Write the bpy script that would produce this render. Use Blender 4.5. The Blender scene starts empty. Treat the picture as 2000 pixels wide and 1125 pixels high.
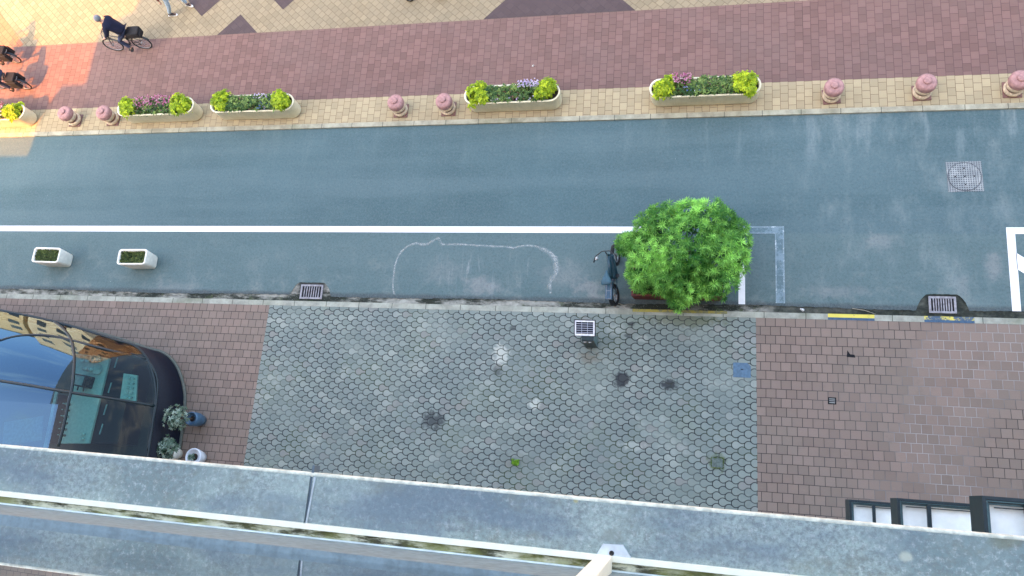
import bpy, bmesh, math, random
from mathutils import Vector, Matrix, Euler
random.seed(7)
R = math.radians
S = bpy.context.scene
C = S.collection
# ---------------------------------------------------------------- camera, world, sun, exposure
H = 20.0; F = 1507.98; PX, PY = 1000.0, 562.5
M = Matrix(((0.97598383, 0.0748916, -0.20456492), (0.01867301, -0.96435235, -0.26396185), (-0.21704119, 0.25380265, -0.94259076)))
MT = M.transposed()
def at(x, y, z=0.0):
    """photo pixel (2000 x 1125) to the world point at height z"""
    v = MT @ Vector((x-PX, y-PY, F)); t = (z-H)/v.z
    return Vector((v.x*t, v.y*t, z))
cam_d = bpy.data.cameras.new('camera'); cam = bpy.data.objects.new('camera', cam_d); C.objects.link(cam)
cam_d.sensor_width = 36; cam_d.lens = F/2000*36; cam_d.clip_start = .01; cam_d.clip_end = 2000
rot = Matrix((M[0], -M[1], -M[2])).transposed()
cam.matrix_world = Matrix.Translation((0, 0, H)) @ rot.to_4x4()
S.camera = cam
SUN_EL = R(45); SX, SY = .46, .888
W = bpy.data.worlds.new('World'); S.world = W; W.use_nodes = True
wn = W.node_tree; sky = wn.nodes.new('ShaderNodeTexSky'); sky.sky_type = 'NISHITA'; sky.sun_disc = False
sky.sun_elevation = SUN_EL; sky.sun_rotation = math.atan2(-SX, -SY); sky.air_density = 1.0; sky.dust_density = 5.0; sky.ozone_density = .15
# thin broken cloud drifting over the blue
ctc = wn.nodes.new('ShaderNodeTexCoord'); cmp_ = wn.nodes.new('ShaderNodeMapping'); cmp_.inputs['Scale'].default_value = (1, 1.8, 1.6); wn.links.new(ctc.outputs['Generated'], cmp_.inputs[0])
cns = wn.nodes.new('ShaderNodeTexNoise'); cns.inputs['Scale'].default_value = 4.5; cns.inputs['Detail'].default_value = 7; cns.inputs['Roughness'].default_value = .62; wn.links.new(cmp_.outputs[0], cns.inputs[0])
crg = wn.nodes.new('ShaderNodeMapRange'); crg.interpolation_type = 'SMOOTHSTEP'; wn.links.new(cns.outputs[0], crg.inputs[0])
for i_, v_ in enumerate((.50, .72, 0, .85)): crg.inputs[i_+1].default_value = v_
cmx = wn.nodes.new('ShaderNodeMix'); cmx.data_type = 'RGBA'; wn.links.new(crg.outputs[0], cmx.inputs[0]); wn.links.new(sky.outputs[0], cmx.inputs[6]); cmx.inputs[7].default_value = (3.4, 3.6, 3.7, 1)
wn.links.new(cmx.outputs[2], wn.nodes['Background'].inputs[0]); wn.nodes['Background'].inputs[1].default_value = .15
sl = bpy.data.lights.new('sun', 'SUN'); sl.energy = 2.3; sl.angle = R(.5); sl.color = (1, .30, .004)
so = bpy.data.objects.new('sun', sl); C.objects.link(so)
so.rotation_euler = Vector((SX*math.cos(SUN_EL), SY*math.cos(SUN_EL), -math.sin(SUN_EL))).to_track_quat('-Z', 'Y').to_euler()
S.view_settings.view_transform = 'Standard'; S.view_settings.look = 'None'; S.view_settings.exposure = 2.7; S.view_settings.gamma = 1

# ---------------------------------------------------------------- material helpers
class G:
    def __init__(s, name, rough=.8, spec=.3):
        s.m = bpy.data.materials.new(name); s.m.use_nodes = True; s.t = s.m.node_tree
        s.b = s.t.nodes['Principled BSDF']; s.b.inputs['Roughness'].default_value = rough
        s.b.inputs['Specular IOR Level'].default_value = spec
        s.co = s.t.nodes.new('ShaderNodeTexCoord').outputs['Object']
    def n(s, typ, **kw):
        x = s.t.nodes.new(typ)
        for k, v in kw.items(): setattr(x, k, v)
        return x
    def put(s, sock, v):
        if isinstance(v, bpy.types.NodeSocket): s.t.links.new(v, sock)
        elif isinstance(v, (tuple, list)) and len(v) == 3 and sock.type == 'RGBA': sock.default_value = (*v, 1)
        else: sock.default_value = v
    def m2(s, op, a, b=0.0, c=None, clamp=False):
        x = s.n('ShaderNodeMath', operation=op, use_clamp=clamp); s.put(x.inputs[0], a); s.put(x.inputs[1], b)
        if c is not None: s.put(x.inputs[2], c)
        return x.outputs[0]
    def mix(s, f, a, b, mode='MIX'):
        x = s.n('ShaderNodeMix', data_type='RGBA', blend_type=mode); s.put(x.inputs[0], f); s.put(x.inputs[6], a); s.put(x.inputs[7], b)
        return x.outputs[2]
    def map(s, scale=(1, 1, 1), rot=(0, 0, 0), loc=(0, 0, 0), vec=None):
        x = s.n('ShaderNodeMapping'); s.put(x.inputs[0], vec or s.co); x.inputs['Scale'].default_value = scale; x.inputs['Rotation'].default_value = rot; x.inputs['Location'].default_value = loc
        return x.outputs[0]
    def noise(s, scale, detail=4, rough=.55, vec=None, col=False):
        x = s.n('ShaderNodeTexNoise'); s.put(x.inputs['Vector'], vec or s.co); x.inputs['Scale'].default_value = scale; x.inputs['Detail'].default_value = detail; x.inputs['Roughness'].default_value = rough
        return x.outputs[1 if col else 0]
    def ramp(s, f, lo, hi, a=0.0, b=1.0):
        x = s.n('ShaderNodeMapRange', interpolation_type='SMOOTHSTEP'); s.put(x.inputs[0], f)
        for i, v in enumerate((lo, hi, a, b)): x.inputs[i+1].default_value = v
        return x.outputs[0]
    def xyz(s, vec=None):
        x = s.n('ShaderNodeSeparateXYZ'); s.put(x.inputs[0], vec or s.co); return x.outputs
    def blob(s, x, y, rx, ry, soft=.5, wob=.35, ns=3.0):
        """stain of its own shape: a soft-edged ellipse whose outline is broken up by noise"""
        v = s.map((1/rx, 1/ry, 0), loc=(-x/rx, -y/ry, 0)); l = s.n('ShaderNodeVectorMath', operation='LENGTH'); s.put(l.inputs[0], v)
        d = s.m2('ADD', l.outputs['Value'], s.m2('MULTIPLY', s.m2('SUBTRACT', s.noise(ns, 5, .6), .5), wob*4))
        return s.ramp(d, 1.0, 1.0-soft, 0, 1)
    def bump(s, h, dist=.01, strength=.5):
        x = s.n('ShaderNodeBump'); s.put(x.inputs['Height'], h); x.inputs['Distance'].default_value = dist; x.inputs['Strength'].default_value = strength
        s.t.links.new(x.outputs[0], s.b.inputs['Normal'])
    def out(s, col, rough=None, metal=None):
        s.put(s.b.inputs['Base Color'], col)
        if rough is not None: s.put(s.b.inputs['Roughness'], rough)
        if metal is not None: s.put(s.b.inputs['Metallic'], metal)
        return s.m
def plain(name, col, rough=.6, metal=0.0, spec=.4, var=.18, ns=14):
    g = G(name, rough, spec); n = g.noise(ns, 5)
    c = g.mix(g.ramp(n, .3, .7), tuple(x*(1-var) for x in col), tuple(min(1, x*(1+var)) for x in col))
    return g.out(c, None, metal)

# ---------------------------------------------------------------- mesh helpers
class MB:
    def __init__(s): s.b = bmesh.new(); s.mi = 0
    def _t(s, fs):
        for f in fs: f.material_index = s.mi
    def face(s, pts):
        f = s.b.faces.new([s.b.verts.new(p) for p in pts]); s._t([f]); return f
    def box(s, c, d, rot=None, bev=0.0):
        r = bmesh.ops.create_cube(s.b, size=1.0); vs = r['verts']
        m = Matrix.Translation(c) @ (rot.to_matrix().to_4x4() if rot else Matrix()) @ Matrix.Diagonal((*d, 1))
        bmesh.ops.transform(s.b, matrix=m, verts=vs)
        fs = list({f for v in vs for f in v.link_faces}); s._t(fs)
        if bev:
            es = list({e for v in vs for e in v.link_edges})
            q = bmesh.ops.bevel(s.b, geom=es, offset=bev, segments=2, affect='EDGES', profile=.6); s._t(q['faces'])
    def tube(s, pts, r, seg=8, cap=True):
        pts = [Vector(p) for p in pts]; n = len(pts); rs = r if isinstance(r, (list, tuple)) else [r]*n
        rings = []; up = None
        for i, p in enumerate(pts):
            d = (pts[min(i+1, n-1)]-pts[max(i-1, 0)]).normalized()
            if up is None: up = d.orthogonal().normalized()
            a = (up - d*up.dot(d)).normalized(); up = a; b = d.cross(a)
            rings.append([s.b.verts.new(p + (a*math.cos(2*math.pi*k/seg) + b*math.sin(2*math.pi*k/seg))*rs[i]) for k in range(seg)])
        fs = []
        for i in range(n-1):
            for k in range(seg): fs.append(s.b.faces.new((rings[i][k], rings[i][(k+1) % seg], rings[i+1][(k+1) % seg], rings[i+1][k])))
        if cap: fs.append(s.b.faces.new(rings[0][::-1])); fs.append(s.b.faces.new(rings[-1]))
        for f in fs: f.smooth = True
        s._t(fs)
    def lathe(s, prof, c=(0, 0, 0), seg=28, smooth=True, m=None):
        c = Vector(c); rings = []
        for r, z in prof:
            rings.append([s.b.verts.new(((m @ Vector((r*math.cos(2*math.pi*k/seg), r*math.sin(2*math.pi*k/seg), z))) if m else Vector((r*math.cos(2*math.pi*k/seg), r*math.sin(2*math.pi*k/seg), z))) + c) for k in range(seg)])
        fs = []
        for i in range(len(rings)-1):
            for k in range(seg): fs.append(s.b.faces.new((rings[i][k], rings[i][(k+1) % seg], rings[i+1][(k+1) % seg], rings[i+1][k])))
        if prof[0][0] > 1e-4: fs.append(s.b.faces.new(rings[0][::-1]))
        if prof[-1][0] > 1e-4: fs.append(s.b.faces.new(rings[-1]))
        for f in fs: f.smooth = smooth
        s._t(fs)
    def ball(s, c, r, sc=(1, 1, 1), seg=14):
        q = bmesh.ops.create_uvsphere(s.b, u_segments=seg, v_segments=max(6, seg*2//3), radius=r, matrix=Matrix.Translation(c) @ Matrix.Diagonal((*sc, 1)))
        fs = {f for v in q['verts'] for f in v.link_faces}
        for f in fs: f.smooth = True
        s._t(fs)
    def prism(s, poly, z0, z1):
        a = [s.b.verts.new((p[0], p[1], z0)) for p in poly]; b = [s.b.verts.new((p[0], p[1], z1)) for p in poly]; n = len(a)
        fs = [s.b.faces.new(a[::-1]), s.b.faces.new(b)] + [s.b.faces.new((a[i], a[(i+1) % n], b[(i+1) % n], b[i])) for i in range(n)]
        s._t(fs)
    def loft(s, rings, cap0=False, cap1=False, closed=True, smooth=True):
        vs = [[s.b.verts.new(p) for p in r] for r in rings]; n = len(vs[0]); fs = []
        for i in range(len(vs)-1):
            for k in range(n if closed else n-1): fs.append(s.b.faces.new((vs[i][k], vs[i][(k+1) % n], vs[i+1][(k+1) % n], vs[i+1][k])))
        if cap0: fs.append(s.b.faces.new(vs[0][::-1]))
        if cap1: fs.append(s.b.faces.new(vs[-1]))
        for f in fs: f.smooth = smooth
        s._t(fs)
    def torus(s, c, R_, r, m=None, seg=28, ts=8):
        rings = []
        for i in range(seg):
            a = 2*math.pi*i/seg; ring = []
            for k in range(ts):
                t = 2*math.pi*k/ts; v = Vector(((R_+r*math.cos(t))*math.cos(a), (R_+r*math.cos(t))*math.sin(a), r*math.sin(t)))
                ring.append((m @ v if m else v) + Vector(c))
            rings.append(ring)
        s.loft(rings+[rings[0]])
    def build(s, name, mat, parent=None, fix=True):
        bmesh.ops.remove_doubles(s.b, verts=s.b.verts, dist=1e-5)
        if fix: bmesh.ops.recalc_face_normals(s.b, faces=s.b.faces)
        me = bpy.data.meshes.new(name); s.b.to_mesh(me); s.b.free()
        for q in (mat if isinstance(mat, (list, tuple)) else [mat]): me.materials.append(q)
        o = bpy.data.objects.new(name, me); C.objects.link(o)
        if parent: o.parent = parent
        return o
def tag(o, label, cat, group=None):
    o['label'] = label; o['category'] = cat
    if group: o['group'] = group
    return o
def thing(name, label, cat, loc=(0, 0, 0), rz=0.0, group=None):
    o = bpy.data.objects.new(name, None); C.objects.link(o); o.location = loc; o.rotation_euler = (0, 0, rz); o.empty_display_size = .1
    return tag(o, label, cat, group)
def struct(o): o['kind'] = 'structure'; return o
def copy_tree(o, parent=None):
    c = o.copy(); C.objects.link(c); c.parent = parent
    for ch in list(o.children): copy_tree(ch, c)
    return c
def poly_sheet(name, pts, z, mat, parent=None):
    b = MB(); b.face([(p[0], p[1], z) for p in pts]); return b.build(name, mat, parent)
U = lambda a, b: random.uniform(a, b)

# ---------------------------------------------------------------- setting: materials
def paving(name, col, w, h, rz, joint, var=.16, mortar=.012, dirt=.5, off=.5, warp=.012, joint2=None, patch=(1, 1, 1), stains=()):
    g = G(name, .85, .25)
    wv = g.n('ShaderNodeVectorMath', operation='MULTIPLY_ADD'); g.put(wv.inputs[0], g.noise(2.2, 2, .5, col=True)); wv.inputs[1].default_value = (warp*2, warp*2, 0); g.put(wv.inputs[2], g.co)
    v = g.map(rot=(0, 0, rz), vec=wv.outputs[0])
    br = g.n('ShaderNodeTexBrick', offset=off, offset_frequency=2, squash=1.0); g.put(br.inputs['Vector'], v)
    br.inputs['Scale'].default_value = 1; br.inputs['Mortar Size'].default_value = mortar/2; br.inputs['Mortar Smooth'].default_value = .35
    br.inputs['Brick Width'].default_value = w; br.inputs['Row Height'].default_value = h; br.inputs['Bias'].default_value = 0
    br.inputs['Color1'].default_value = (*[x*(1-var) for x in col], 1); br.inputs['Color2'].default_value = (*[min(1, x*(1+var)) for x in col], 1)
    c = br.outputs['Color']
    # large uneven soiling, small stains, fine grain: all marks of the surface itself
    c = g.mix(g.ramp(g.noise(.45, 4, .6), .35, .68, 0, dirt), c, tuple(x*p for x, p in zip(col, patch)))
    c = g.mix(g.ramp(g.noise(1.7, 6, .65), .55, .75, 0, .35), c, tuple(x*.68 for x in col))
    c = g.mix(g.ramp(g.noise(2.6, 5, .6, vec=g.map(loc=(31, 7, 3))), .60, .80, 0, .35), c, tuple(min(1, x*1.35) for x in col))
    c = g.mix(g.ramp(g.noise(60, 3, .7), .3, .7, 0, .25), c, tuple(x*.7 for x in col))
    for (f, cc) in stains: c = g.mix(f(g), c, cc)
    j = joint
    if joint2: j = g.mix(g.m2('MULTIPLY', g.ramp(g.noise(.33, 3, .5, vec=g.map(loc=(joint2[1], joint2[2], 0))), .42, .62), g.ramp(g.xyz()[0], 2.6, 5.5)), joint, joint2[0])
    jf = g.m2('MULTIPLY', br.outputs['Fac'], g.ramp(g.noise(1.1, 3, .5), .25, .55, .55, 1))
    c = g.mix(jf, c, j)
    g.bump(g.m2('SUBTRACT', g.m2('MULTIPLY', g.noise(35, 4), .2), br.outputs['Fac']), .008, .6)
    return g.out(c)
RED_T = (.186, .110, .091); RED_B = (.252, .186, .146); CREAM = (.405, .325, .190); CREAM_D = (.275, .220, .135); MAUVE = (.083, .060, .058)
m_red_far = paving('red_paving_far', RED_T, .232, .207, R(90), (.115, .06, .06), patch=(.95, 1.1, 1.12))
m_cream_band = paving('cream_paving_band', CREAM, .232, .207, R(90), (.17, .11, .07), patch=(.9, .95, 1))
m_cream_dia = paving('cream_paving_diagonal', CREAM_D, .205, .205, R(42), (.13, .095, .06), patch=(.92, .97, 1.05))
m_mauve = paving('mauve_paving', MAUVE, .205, .205, R(42), (.075, .055, .06), var=.1)
m_orange = paving('terracotta_paving', (.40, .17, .09), .205, .205, R(42), (.16, .07, .05), var=.1)
m_red_near = paving('red_paving_near', RED_B, .24, .225, 0, (.040, .034, .032), var=.13, mortar=.015, dirt=.35, joint2=((.36, .335, .31), 2.0, -5.5), patch=(.82, 1.0, .98))

def scallop_mat():
    g = G('scallop_paving', .8, .3)
    P_, Q_, r = .296, .276, .1005
    wv = g.n('ShaderNodeVectorMath', operation='MULTIPLY_ADD'); g.put(wv.inputs[0], g.noise(1.6, 3, .5, col=True)); wv.inputs[1].default_value = (.035, .035, 0); g.put(wv.inputs[2], g.co)
    o = g.xyz(wv.outputs[0])
    def loc(dx, dy):
        x = g.m2('ADD', o[0], dx); y = g.m2('ADD', o[1], dy)
        cx = g.m2('FLOOR', g.m2('ADD', g.m2('DIVIDE', x, P_), .5)); cy = g.m2('FLOOR', g.m2('ADD', g.m2('DIVIDE', y, Q_), .5))
        return g.m2('SUBTRACT', x, g.m2('MULTIPLY', cx, P_)), g.m2('SUBTRACT', y, g.m2('MULTIPLY', cy, Q_)), cx, cy
    def ln(x, y): return g.m2('SQRT', g.m2('ADD', g.m2('MULTIPLY', x, x), g.m2('MULTIPLY', y, y)))
    lat = [loc(0, 0), loc(P_/2, Q_/2)]
    dA = ln(lat[0][0], lat[0][1]); dB = ln(lat[1][0], lat[1][1])
    def line(x, y, d):
        e = g.m2('ABSOLUTE', g.m2('SUBTRACT', d, r)); l = g.ramp(e, .006, .0135, 1, 0)
        # the tail leaves the head on its +x side: no joint there
        op = g.m2('MULTIPLY', g.m2('GREATER_THAN', x, 0.0), g.m2('LESS_THAN', g.m2('ABSOLUTE', y), g.m2('MULTIPLY', x, .95)))
        return g.m2('MULTIPLY', l, g.m2('SUBTRACT', 1.0, op))
    L = g.m2('MAXIMUM', line(lat[0][0], lat[0][1], dA), line(lat[1][0], lat[1][1], dB))
    # one random value per paver: heads first, then tails that belong to the head on their left
    tl = [loc(-P_/2, 0), loc(0, Q_/2)]
    def rnd(cx, cy, k):
        v = g.n('ShaderNodeCombineXYZ'); g.put(v.inputs[0], cx); g.put(v.inputs[1], cy); v.inputs[2].default_value = k
        w = g.n('ShaderNodeTexWhiteNoise', noise_dimensions='3D'); g.put(w.inputs[0], v.outputs[0]); return w.outputs['Value']
    inA = g.m2('LESS_THAN', dA, r); inB = g.m2('LESS_THAN', dB, r)
    tA = ln(tl[0][0], tl[0][1]); tB = ln(tl[1][0], tl[1][1]); nearA = g.m2('LESS_THAN', tA, tB)
    rA = rnd(lat[0][2], lat[0][3], 1.0); rB = rnd(lat[1][2], lat[1][3], 5.0)
    rtA = rnd(tl[0][2], tl[0][3], 1.0); rtB = rnd(g.m2('ADD', tl[1][2], 0.0), tl[1][3], 5.0)
    def sel(f, a, b): return g.m2('ADD', g.m2('MULTIPLY', f, a), g.m2('MULTIPLY', g.m2('SUBTRACT', 1.0, f), b))
    rv = sel(inA, rA, sel(inB, rB, sel(nearA, rtA, rtB)))
    c = g.mix(rv, (.195, .232, .198), (.275, .315, .268))
    c = g.mix(g.ramp(rv, (.93), .97, 0, .30), c, (.46, .47, .39))
    c = g.mix(g.ramp(g.m2('ABSOLUTE', g.m2('SUBTRACT', rv, .31)), .03, .02, 0, .35), c, (.33, .26, .23))
    c = g.mix(g.ramp(g.noise(.5, 4, .6), .38, .62, 0, .5), c, (.185, .220, .205))
    c = g.mix(g.ramp(g.noise(1.1, 6, .65, vec=g.map(loc=(9, 4, 2))), .54, .74, 0, .55), c, (.42, .44, .37))
    c = g.mix(g.ramp(g.noise(.8, 5, .6, vec=g.map(loc=(3, 14, 2))), .56, .74, 0, .4), c, (.19, .235, .16))
    c = g.mix(g.ramp(g.noise(70, 3, .7), .3, .7, 0, .3), c, (.15, .16, .14))
    for (x, y, sx, sy, cc, k) in STAINS:
        p = at(x, y); c = g.mix(g.m2('MULTIPLY', g.blob(p.x, p.y, sx*1.15, sy*1.15, .6, .5, 8), k), c, cc)
    jl = g.m2('MULTIPLY', L, g.ramp(g.noise(.9, 3, .5, vec=g.map(loc=(5, 1, 0))), .3, .55, .45, 1))
    c = g.mix(jl, c, g.mix(g.ramp(g.noise(.6, 3), .5, .62), (.022, .024, .026), (.035, .05, .02)))
    g.bump(g.m2('SUBTRACT', g.m2('MULTIPLY', g.noise(30, 4), .2), L), .008, .6)
    return g.out(c)
DK = (.028, .03, .034); WH = (.50, .51, .43); GR = (.10, .13, .055)
STAINS = [(980, 695, .22, .38, WH, .85), (975, 722, .14, .16, DK, .6), (848, 822, .34, .28, DK, .75), (1214, 742, .24, .26, DK, .9), (1307, 753, .22, .17, DK, .9),
          (1232, 634, .12, .06, DK, .8), (1226, 657, .12, .07, DK, .8), (1004, 642, .12, .10, DK, .6), (1045, 790, .16, .14, WH, .8), (1205, 645, .3, .22, WH, .35),
          (1256, 662, .2, .12, WH, .5), (820, 720, .35, .25, WH, .25), (1240, 872, .35, .12, WH, .4), (1150, 700, .32, .16, (.20, .17, .12), .6), (1400, 903, .24, .24, GR, .75),
          (1340, 625, 1.1, .22, (.13, .14, .07), .6), (1460, 670, .5, .2, (.3, .3, .27), .45), (1270, 665, 1.3, .5, (.12, .15, .13), .3), (500, 790, .25, .6, (.3, .3, .26), .4), (1010, 905, .5, .3, (.14, .15, .12), .3)]

def asphalt_mat():
    g = G('asphalt', .82, .35); o = g.xyz()
    c = g.mix(g.ramp(g.noise(.35, 5, .6), .3, .7), (.034, .089, .096), (.056, .121, .128))
    st = g.noise(1.0, 4, .55, vec=g.map((.07, 1.1, 1)))
    c = g.mix(g.ramp(st, .38, .62, 0, .6), c, (.086, .150, .156))
    # parking lane: paler, dusty, slightly green
    pk = g.ramp(o[1], 7.05, 6.95); c = g.mix(g.m2('MULTIPLY', pk, .45), c, (.106, .168, .152))
    c = g.mix(g.m2('MULTIPLY', g.ramp(g.noise(1.4, 7, .7), .48, .72), g.ramp(o[1], 7.2, 5.2, .05, .65)), c, (.22, .255, .225))
    dust = g.m2('MULTIPLY', g.ramp(g.noise(.9, 7, .68, vec=g.map((1.3, .55, 1), loc=(2, 5, 0))), .47, .72), g.ramp(o[0], 0.5, 4.5))
    c = g.mix(g.m2('MULTIPLY', dust, .6), c, (.24, .29, .27))
    ys = g.m2('MULTIPLY', g.m2('MULTIPLY', g.ramp(g.noise(1.0, 5, .6, vec=g.map((2.6, .35, 1))), .52, .75), g.ramp(o[1], 8.4, 9.9)), g.ramp(o[0], -3, 6, .10, .85))
    c = g.mix(ys, c, (.24, .30, .29))
    for (x, y, sx, sy, k) in ((940, 560, .75, .42, .6), (1720, 470, .6, .3, .4), (1940, 520, .3, .5, .5), (1150, 560, .6, .35, .6), (1100, 540, .9, .6, .3), (345, 560, 1.2, .3, .3), (1180, 580, 1.0, .12, .5), (1880, 560, .3, .4, .3), (870, 530, .9, .5, .25), (1640, 570, 1.2, .25, .35)):
        p = at(x, y); c = g.mix(g.m2('MULTIPLY', g.blob(p.x, p.y, sx, sy, .9, .45, 4), k), c, (.30, .30, .275))
    tr_ = g.m2('MULTIPLY', g.ramp(g.noise(1.0, 6, .7, vec=g.map((7, .8, 1), rot=(0, 0, .35), loc=(3, 3, 0))), .52, .68), g.blob(at(930, 530).x, at(930, 530).y, 1.9, .75, .7, .3, 2))
    c = g.mix(g.m2('MULTIPLY', tr_, .75), c, (.33, .36, .34))
    # dark residue along the gutter edge, grain, pale and dark specks
    e = g.m2('ADD', o[1], g.m2('MULTIPLY', g.m2('SUBTRACT', g.noise(1.5, 5, .6), .5), .14))
    c = g.mix(g.ramp(e, 5.20, 5.08, 0, .75), c, (.03, .036, .036))
    c = g.mix(g.ramp(g.noise(17, 7, .8), .42, .66, 0, .42), c, (.16, .205, .20))
    c = g.mix(g.ramp(g.noise(15, 7, .8, vec=g.map(loc=(6, 2, 1))), .46, .68, 0, .50), c, (.026, .055, .062))
    c = g.mix(g.ramp(g.noise(150, 2, .6), .42, .68, 0, .35), c, (.25, .27, .27))
    c = g.mix(g.ramp(g.noise(90, 3, .7, vec=g.map(loc=(4, 4, 4))), .5, .75, 0, .45), c, (.05, .055, .06))
    for sc, th, cc in ((.55, .016, (.6, .62, .6)), (.5, .024, (.025, .025, .03)), (1.3, .009, (.45, .47, .45))):
        v = g.n('ShaderNodeTexVoronoi', feature='F1'); g.put(v.inputs['Vector'], g.map(loc=(sc*7, 3, 0))); v.inputs['Scale'].default_value = sc
        c = g.mix(g.m2('MULTIPLY', g.ramp(v.outputs['Distance'], th*sc*1.4, th*sc*.7), .8), c, cc)
    g.bump(g.noise(120, 4, .7), .004, .5)
    return g.out(c)
def gutter_mat():
    g = G('gutter_concrete', .85, .3)
    n = g.noise(1.1, 7, .72, vec=g.map((.5, 1.6, 1)))
    c = g.mix(g.ramp(g.noise(6, 5), .3, .7), (.25, .245, .20), (.40, .385, .32))
    c = g.mix(g.ramp(n, .44, .60), (.022, .027, .018), c)
    c = g.mix(g.ramp(g.noise(3, 6, .7, vec=g.map(loc=(8, 8, 0))), .56, .66, 0, .7), c, (.05, .07, .025))
    c = g.mix(g.ramp(g.noise(40, 3), .62, .72, 0, .6), c, (.4, .4, .34))
    for gx in (-10.58, 6.17): c = g.mix(g.m2('MULTIPLY', g.blob(gx, 5.3, .62, .42, .5, .2, 6), .9), c, (.016, .019, .018))
    wet = g.ramp(g.xyz()[0], 1.6, 2.6, 0, .85); c = g.mix(wet, c, g.mix(g.ramp(g.noise(9, 5), .4, .75), (.018, .022, .016), (.06, .065, .045)))
    return g.out(c)
def kerb_mat(name, col, L):
    g = G(name, .85, .25); o = g.xyz()
    c = g.mix(g.ramp(g.noise(3, 6, .65), .3, .7), tuple(x*.72 for x in col), tuple(x*1.18 for x in col))
    c = g.mix(g.ramp(g.noise(.9, 5, .6, vec=g.map(loc=(5, 0, 0))), .52, .7, 0, .5), c, (.16, .175, .10))
    c = g.mix(g.ramp(g.noise(45, 3), .55, .75, 0, .4), c, tuple(x*.5 for x in col))
    fr = g.m2('ABSOLUTE', g.m2('SUBTRACT', g.m2('FRACT', g.m2('DIVIDE', o[0], L)), .5))
    c = g.mix(g.ramp(fr, .5-.012/L, .5-.005/L, 0, .85), c, (.04, .045, .03))
    return g.out(c)
def paint_mat(name, col, wear, under=(.12, .13, .135), ns=7):
    g = G(name, .6, .35)
    c = g.mix(g.ramp(g.noise(5, 4), .3, .7), tuple(x*.93 for x in col), col)
    n = g.m2('ADD', g.m2('MULTIPLY', g.noise(ns, 8, .75), .7), g.m2('MULTIPLY', g.noise(45, 3, .7), .3))
    c = g.mix(g.ramp(n, wear, wear+.07), under, c)
    return g.out(c)
m_asphalt = asphalt_mat(); m_gutter = gutter_mat(); m_scallop = scallop_mat()
m_kerb_near = kerb_mat('kerb_concrete', (.37, .375, .30), 1.0); m_kerb_far = kerb_mat('far_kerb_concrete', (.37, .35, .255), 1.0)
m_white = paint_mat('white_road_paint', (.92, .92, .88), .335); m_worn = paint_mat('worn_road_paint', (.20, .28, .31), .46, under=(.10, .16, .17), ns=2); m_worn2 = paint_mat('worn_paint_edge', (.60, .66, .66), .52, under=(.20, .27, .29), ns=6)

# ---------------------------------------------------------------- setting: ground
ZN, ZF = .08, .05                                        # near and far pavement levels over the road
ground = struct(poly_sheet('ground', [(-900, -900), (900, -900), (900, 900), (-900, 900)], -.06, plain('ground_sand', (.30, .25, .17), .9, ns=.4)))
XL, XR = -70, 60
def strip(name, y0, y1, z, mat, x0=XL, x1=XR): return struct(poly_sheet(name, [(x0, y0), (x1, y0), (x1, y1), (x0, y1)], z, mat))
# asphalt with an uneven lower edge that opens round the two drains
edge = []
for i in range(2081):
    x = XL + i*(XR-XL)/2080
    y = 5.035 + .02*math.sin(x*.9) + U(-.012, .012)
    for gx0, gx1 in ((-11.05, -10.12), (5.76, 6.58)):
        if gx0-.16 < x < gx1+.16:
            k = min(1, max(0, (min(x-gx0, gx1-x)+.16)/.22)); y = max(y, 5.035 + .40*math.sqrt(k)+U(-.006, .006))
    edge.append((x, y))
b = MB(); b.loft([[(x, y, 0) for x, y in edge], [(x, 10.37, 0) for x, y in edge]], closed=False, smooth=False)
struct(b.build('road', m_asphalt))
strip('gutter', 4.84, 5.75, -.018, m_gutter)
def kerb(name, y0, y1, z, mat):
    b = MB(); b.box(((XL+XR)/2, (y0+y1)/2, z/2-.05), (XR-XL, y1-y0, z+.1)); b.b.normal_update()
    return struct(b.build(name, mat))
kerb('near_kerb', 4.705, 4.855, ZN+.004, m_kerb_near)
kerb('far_kerb', 10.37, 10.515, ZF+.004, m_kerb_far)
def pav(name, pts, mat, z): return struct(poly_sheet(name, pts, z, mat))
pav('near_pavement', [(-11.85, -12), (1.87, -12), (1.80, 4.705), (-11.78, 4.705)], m_scallop, ZN)
pav('near_pavement', [(XL, -12), (-11.85, -12), (-11.78, 4.705), (XL, 4.705)], m_red_near, ZN)
pav('near_pavement', [(1.87, -12), (XR, -12), (XR, 4.705), (1.80, 4.705)], m_red_near, ZN)
pav('promenade', [(XL, 10.515), (XR, 10.515), (XR, 11.36), (XL, 11.36)], m_cream_band, ZF)
pav('promenade', [(XL, 11.36), (XR, 11.36), (XR, 13.875), (XL, 13.875)], m_red_far, ZF)
pav('promenade', [(XL, 13.875), (XR, 13.875), (XR, 60), (XL, 60)], m_cream_dia, ZF)
# dark and terracotta squares let into the cream paving (they end at the red band)
def inlay(cx, cy, hx, hy, mat):
    pts = [(cx-hx, cy), (cx, cy-hy), (cx+hx, cy), (cx, cy+hy)]; q = []
    for i in range(4):                                    # clip at the red band
        a, b_ = pts[i], pts[(i+1) % 4]; Y0 = 13.875
        if a[1] >= Y0: q.append(a)
        if (a[1]-Y0)*(b_[1]-Y0) < 0: t = (Y0-a[1])/(b_[1]-a[1]); q.append((a[0]+(b_[0]-a[0])*t, Y0))
    struct(poly_sheet('paving_inlay', q, ZF+.004, mat))
p = at(470, 28, ZF); inlay(p.x, p.y-.98, .98, .98, m_mauve)
p = at(394, 32, ZF); inlay(p.x, p.y+.98, .98, .98, m_mauve)
p = at(553, 19, ZF); inlay(p.x, p.y+.98, .98, .98, m_mauve)
pa, pb = at(945, 38, ZF), at(1240, 19, ZF); hw = (pb.x-pa.x)/2+.02; inlay((pa.x+pb.x)/2, 13.875, hw, hw, m_mauve)
p = at(45, 90, ZF); inlay(p.x-2.4, 13.95, 2.4, 2.4, m_orange)
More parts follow.
